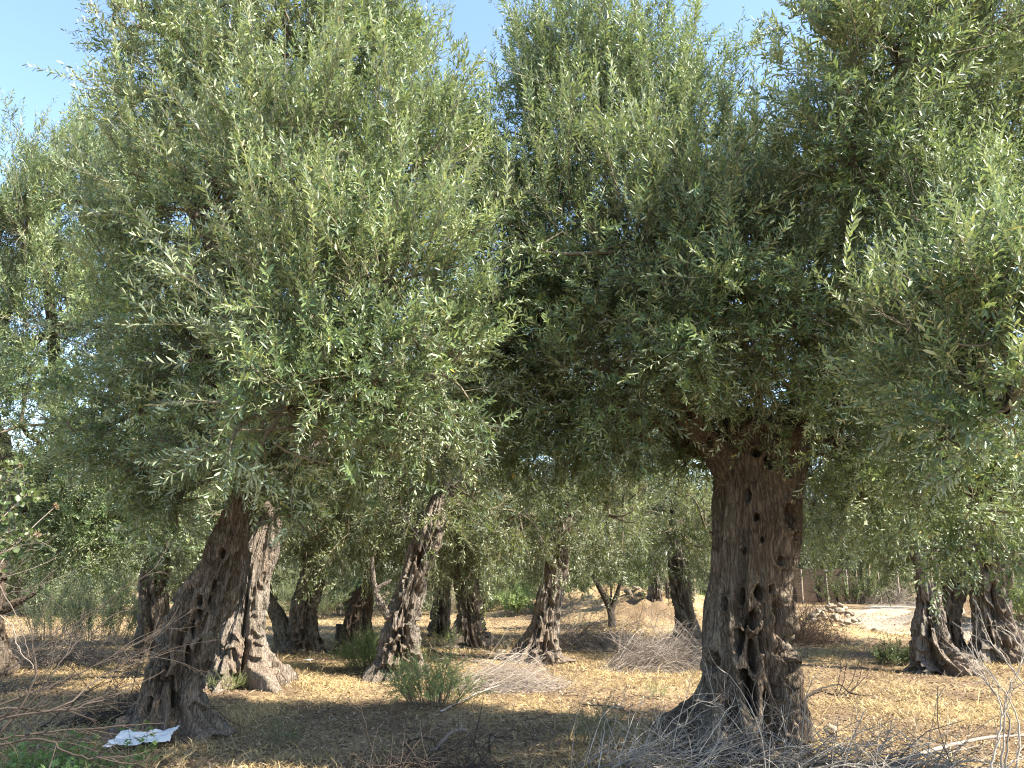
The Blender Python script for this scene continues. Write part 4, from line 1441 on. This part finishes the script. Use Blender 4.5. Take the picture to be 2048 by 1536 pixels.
rock(on(1662, 1468), .10, 'rounded pale rock against the right foot of the big holed trunk', 1, .65)
rock(on(1620, 1478), .055, 'small stone tucked between the big trunk and the pale rock', 2, .6)
rock(on(1938, 1336), .17, 'flat grey rock beside the roots of the brown hollow-footed trunk', 3, .4)
rock(on(1950, 1298), .45, 'long pale flat slab lying on the ground between the two right-hand trunks', 4, .12, .8)
rock(on(1955, 1322), .12, 'small light stone between the brown trunk and the stout dark trunk', 5, .6, .8)
rock(on(1000, 1306), .12, 'small pale stone left of the twisted middle trunk', 6, .5, .8)
rk = np.random.default_rng(97)
STONES = 'rubble stones of the heap beside the track'
c0 = on(1690, 1268)
for k in range(64):
    if k < 50:
        x = np.clip(rk.normal() * .45, -1, 1)
        y = np.clip(rk.normal() * .5, -1, 1)
        hz = .72 * max(0, 1 - (x / .85) ** 2 - (y / 1.2) ** 2) * rk.uniform(.75, 1)
        r_ = rk.uniform(.07, .17)
    else:
        x, y, hz, r_ = rk.uniform(.2, 1.5), rk.uniform(-.8, .4), 0, rk.uniform(.05, .11)
    q = c0 + [x - .05, y + .6, 0]
    q[2] = float(H(q[0], q[1])) + hz
    rock(q, r_, 'pale broken rubble stone in the heap beside the track', 200 + k, .7, .75, STONES, n=10)
BANK = 'stones of the earth bank'
for k in range(16):
    x, y = rk.uniform(1255, 1400), rk.uniform(1222, 1246)
    q = on(x, y)
    rock(q, rk.uniform(.10, .28), 'weathered stone bedded in the earth bank behind the small dark tree', 300 + k, .6, .3, BANK, n=10)


def white_sheet():
    c = on(283, 1497)
    n, m = 44, 26
    u, v = np.meshgrid(np.linspace(-1, 1, n), np.linspace(-1, 1, m), indexing='ij')
    X = u * .255 + v * .03
    Y = v * .14 + u * .05 + .02 * np.sin(u * 3)
    X = X + .05 * (u > .8) * (v < 0) * -v
    X = X + .018 * pn(np.stack([v * 3, v * 0, u * 0 + 4], -1)) * np.sign(u)
    Z = .045 + .03 * pn(np.stack([u * 2.2, v * 1.6, u * 0 + .3], -1)) + .022 * np.abs(pn(np.stack([u * 5, v * 4, u * 0 + 5], -1))) + .075 * (v * .5 + .5) + .03 * np.clip(u, 0, 1) ** 2
    V = np.stack([X, Y, Z], -1)
    V2 = V - [0, 0, .0015]
    k, s = np.meshgrid(np.arange(n - 1), np.arange(m - 1), indexing='ij')
    Q = np.stack([k * m + s, (k + 1) * m + s, (k + 1) * m + s + 1, k * m + s + 1], -1).reshape(-1, 4)
    a = Acc()
    a.add(V.reshape(-1, 3), Q, 0, .9)
    a.add(V2.reshape(-1, 3), Q[:, ::-1], 0, .9)
    w = tint_mat('white_paper', [(0, (.54, .53, .51)), (1, (.64, .63, .61))], rough=.6)
    o = a.build('discarded_sheet', w)
    o.location = c
    o.location.z += .01
    o.rotation_euler = (0, 0, R(6))
    tag(o, 'crumpled white sheet lying on dry grass before the leaning left trunk', 'litter')
    return w


W_PAPER = white_sheet()


def scrap(px, py, r, label, seed):
    rk = np.random.default_rng(seed)
    n = 9
    u, v = np.meshgrid(np.linspace(-1, 1, n), np.linspace(-1, 1, n), indexing='ij')
    Z = .4 * np.abs(pn(np.stack([u * 1.7, v * 1.7, u * 0 + seed + .4], -1))) + .15
    V = np.stack([u + .3 * v, v * .6, Z], -1) * r
    k, s = np.meshgrid(np.arange(n - 1), np.arange(n - 1), indexing='ij')
    Q = np.stack([k * n + s, (k + 1) * n + s, (k + 1) * n + s + 1, k * n + s + 1], -1).reshape(-1, 4)
    a = Acc()
    a.add(V.reshape(-1, 3), Q, 0, .8)
    o = a.build('plastic_scrap', W_PAPER)
    o.location = on(px, py)
    tag(o, label, 'litter')


scrap(616, 1322, .09, 'small white scrap in the shade before the forked olive trunk', 3)
scrap(1214, 1246, .14, 'white scrap lying by the stem of the small dark tree', 5)


def post(base, r, h, label, seed, mat, lean=0.0, parent=None, name='wooden_post', square=False):
    rk = np.random.default_rng(seed)
    t = Acc()
    n = 14
    z = np.linspace(-.1, h, n)
    pts = np.stack([lean * z + rk.normal(size=n) * r * .05, rk.normal(size=n) * r * .05, z], -1)
    rad = r * (1 + rk.normal(size=n) * .04)
    sd = 4 if square else 12
    tubes(t, pts[None], rad[None], sd)
    top = pts[-1] + [0, 0, r * .15]
    ring = t.v[-1][-sd:]
    t.add(np.vstack([ring, top]), np.stack([np.arange(sd), (np.arange(sd) + 1) % sd, np.full(sd, sd)], -1))
    if parent is not None:
        t.v = [v + np.array(base) for v in t.v]
        o = t.build(name, mat, parent, smooth=not square)
    else:
        o = t.build(name, mat, smooth=not square)
        o.location = base
        tag(o, label, 'post')
    return o


post(on(676, 1284), .085, .42, 'short weathered wooden post sticking up left of the dark leaning trunk', 1, M_LIMB, .03)


def fence():
    d = 46.0
    base = P(1690, 1206, d)
    base[2] = float(H(base[0], base[1]))
    root = empty('fence', base)
    tag(root, 'far fence of pale posts with dark brown screening at the end of the grove', 'fence')
    pm = wood_mat('fence_post_wood', (.14, .12, .095), (.24, .21, .17), (.36, .32, .27), bump=.2)
    sm = wood_mat('brown_screen', (.025, .018, .013), (.045, .032, .023), (.07, .05, .035), bump=.3, stretch=1.5)
    xs = [1560, 1606, 1657, 1697, 1718, 1742, 1762, 1800, 1850]
    for k, x in enumerate(xs):
        p = P(x, 1206, d + (k % 3) * .06) - base
        p[2] = 0
        post(p, .11 if x == 1742 else .055, 2.3 if x == 1742 else 1.9, None, 400 + k, pm, .02 * (k % 2), parent=root, name='post', square=True)
    x0 = P(1540, 1206, d)[0] - base[0]
    x1 = P(1735, 1206, d)[0] - base[0]
    n = 60
    xx = np.linspace(x0, x1, n)
    yy = .30 + .04 * np.sin(xx * 3)
    a = Acc()
    zz = np.linspace(.05, 1.95, 8)
    X, Z = np.meshgrid(xx, zz, indexing='ij')
    Y = np.repeat(yy[:, None], 8, 1) + .02 * np.sin(Z * 4 + X)
    V = np.stack([X, Y, Z], -1)
    k, s = np.meshgrid(np.arange(n - 1), np.arange(7), indexing='ij')
    Q = np.stack([k * 8 + s, (k + 1) * 8 + s, (k + 1) * 8 + s + 1, k * 8 + s + 1], -1).reshape(-1, 4)
    a.add(V.reshape(-1, 3), Q)
    a.add(V.reshape(-1, 3) + [0, .02, 0], Q[:, ::-1])
    a.build('screen', sm, root)
    w = Acc()
    for z in (.5, 1.1, 1.7):
        xw = np.linspace(x0, P(1850, 1206, d)[0] - base[0], 30)
        tubes(w, np.stack([xw, xw * 0 - .09, z + .02 * np.sin(xw * 2)], -1)[None], np.full((1, 30), .006), 4)
    w.build('wire', M_LIMB, root)
    rk = np.random.default_rng(5)


fence()
bush('hedge', P(1705, 1206, 45.2) * [1, 1, 0], 'ragged leafy climber growing on the far fence posts', 'hedge', 2.2, .5, 2.1, 420, T_BUSHY, M_SHRUB, 44, 1.9, tint=.7)


# ================================================================== dry grass and fallen leaves
def scatter(n, dmin, dmax, rk, power=1.0):
    """points on the ground within a wedge in front of the viewer"""
    u = rk.random(n)
    d = dmin * (dmax / dmin) ** u if power == 1.0 else dmin + (dmax - dmin) * u ** power
    x = rk.uniform(-.74, .74, n) * d
    return x, d


def grass():
    rk = np.random.default_rng(12)
    n = 260000
    x, y = scatter(n, 4.2, 34, rk)
    k = pn(np.stack([x * .5, y * .5, 0 * x + 2.5], -1)) + .6 * pn(np.stack([x * 1.8, y * 1.8, 0 * x + 9.5], -1))
    keep = rk.random(n) < np.clip(.55 + 1.1 * k, .06, 1)
    x, y, k = x[keep], y[keep], k[keep]
    n = len(x)
    z = H(x, y)
    az = rk.uniform(0, 2 * math.pi, n)
    h = rk.uniform(.02, .075, n) * (1 + .5 * np.clip(k, 0, 1)) * (1 + (rk.random(n) < .02) * 1.6)
    lean = rk.uniform(.4, 2.2, n)
    d = np.stack([np.cos(az) * lean, np.sin(az) * lean, np.ones(n)], -1)
    d = nrm(d)
    w = (.0016 + .00028 * y)[:, None]
    s = nrm(np.cross(d, np.array([0, 0, 1.0]) + rk.normal(size=(n, 3)) * .4)) * w
    p = np.stack([x, y, z - .005], -1)
    m = p + d * (h * .9)[:, None]
    tip = m + nrm(d + np.stack([np.cos(az), np.sin(az), -np.ones(n) * .5], -1) * .7) * (h * .8)[:, None]
    V = np.stack([p - s, p + s, m + s * .8, m - s * .8, tip], 1).reshape(-1, 3)
    b = np.arange(n)[:, None] * 5
    a = Acc()
    ti = np.clip(rk.normal(size=n) * .22 + .5 + .2 * k, 0, 1)
    a.add(V, np.hstack([b, b + 1, b + 2, b + 3]), 0, np.repeat(ti, 5))
    base = a.n
    T = np.hstack([b + 3, b + 2, b + 4])
    a.f3.append(T)
    a.m3.append(np.zeros(n))
    o = a.build('dry_grass', M_GRASS, smooth=False)
    tag(o, 'short straw-coloured dry grass covering the grove floor', 'grass', kind='stuff')


grass()


def litter():
    rk = np.random.default_rng(13)
    n = 110000
    x, y = scatter(n, 4.2, 30, rk)
    k = pn(np.stack([x * .5, y * .5, 0 * x + 2.5], -1)) + .6 * pn(np.stack([x * 1.8, y * 1.8, 0 * x + 9.5], -1))
    keep = rk.random(n) < np.clip(.6 - .8 * k, .12, 1)
    x, y = x[keep], y[keep]
    n = len(x)
    z = H(x, y) + rk.uniform(.004, .03, n)
    az = rk.uniform(0, 2 * math.pi, n)
    d = nrm(np.stack([np.cos(az), np.sin(az), rk.normal(size=n) * .3], -1))
    nn = nrm(np.array([0, 0, 1.0]) + rk.normal(size=(n, 3)) * .45)
    nn = nrm(nn - d * (d * nn).sum(-1, keepdims=True))
    V = leaf_verts(np.stack([x, y, z], -1), d, nn, rk.uniform(.03, .06, n) * (1 + y * .02), rk.uniform(.008, .014, n) * (1 + y * .02), .1, .2)
    Q = (LEAF_Q[None] + (np.arange(n) * 6)[:, None, None]).reshape(-1, 4)
    a = Acc()
    a.add(V.reshape(-1, 3), Q, 0, np.repeat(rk.uniform(0, 1, n), 6))
    # broken twigs among them
    m = 5000
    x, y = scatter(m, 4.2, 26, rk)
    foot = np.stack([x, y, H(x, y) + .012], -1)
    az = rk.uniform(0, 2 * math.pi, m)
    Qs = twig_set(rk, m, foot, rk.uniform(.08, .4, m), np.stack([np.cos(az), np.sin(az), 0 * az], -1), .08, np.full(m, .03), K=5)
    Qs[..., 2] = np.maximum(Qs[..., 2], H(Qs[..., 0], Qs[..., 1]) + .005)
    tubes(a, Qs, rk.uniform(.0015, .0045, m)[:, None] * np.linspace(1, .5, 5)[None], 3, 0, rk.uniform(.3, 1, m))
    o = a.build('fallen_leaves', M_LITTER, smooth=False)
    tag(o, 'brown fallen leaves and broken twigs lying on the grove floor', 'leaf litter', kind='stuff')


litter()

# ================================================================== light
SUN_EL, SUN_AZ = R(46), R(116)      # azimuth clockwise from +Y (the viewing direction)
w = bpy.data.worlds.new('World')
scene.world = w
w.use_nodes = True
nt = w.node_tree
sky = nt.nodes.new('ShaderNodeTexSky')
sky.sky_type = 'NISHITA'
sky.sun_disc = False
sky.sun_elevation = SUN_EL
sky.sun_rotation = SUN_AZ
sky.air_density = 1.0
sky.dust_density = .5
sky.ozone_density = 1.0
bg = nt.nodes['Background']
bg.inputs['Strength'].default_value = .125
nt.links.new(sky.outputs[0], bg.inputs['Color'])
sd = bpy.data.lights.new('sun', 'SUN')
sd.energy = 5.0
sd.angle = R(.53)
sd.color = (1, .925, .79)
so_ = bpy.data.objects.new('sun', sd)
COL.objects.link(so_)
sv = Vector((math.cos(SUN_EL) * math.sin(SUN_AZ), math.cos(SUN_EL) * math.cos(SUN_AZ), math.sin(SUN_EL)))
so_.rotation_euler = sv.to_track_quat('Z', 'Y').to_euler()
so_.location = (0, 0, 30)

scene.view_settings.view_transform = 'Standard'
scene.view_settings.look = 'None'
scene.view_settings.gamma = 1
scene.view_settings.exposure = 1.98
scene.cycles.max_bounces = 8
scene.cycles.diffuse_bounces = 4
scene.cycles.transmission_bounces = 4
scene.cycles.use_denoising = True
scene.cycles.denoising_prefilter = 'NONE'
scene.cycles.filter_width = 1.15
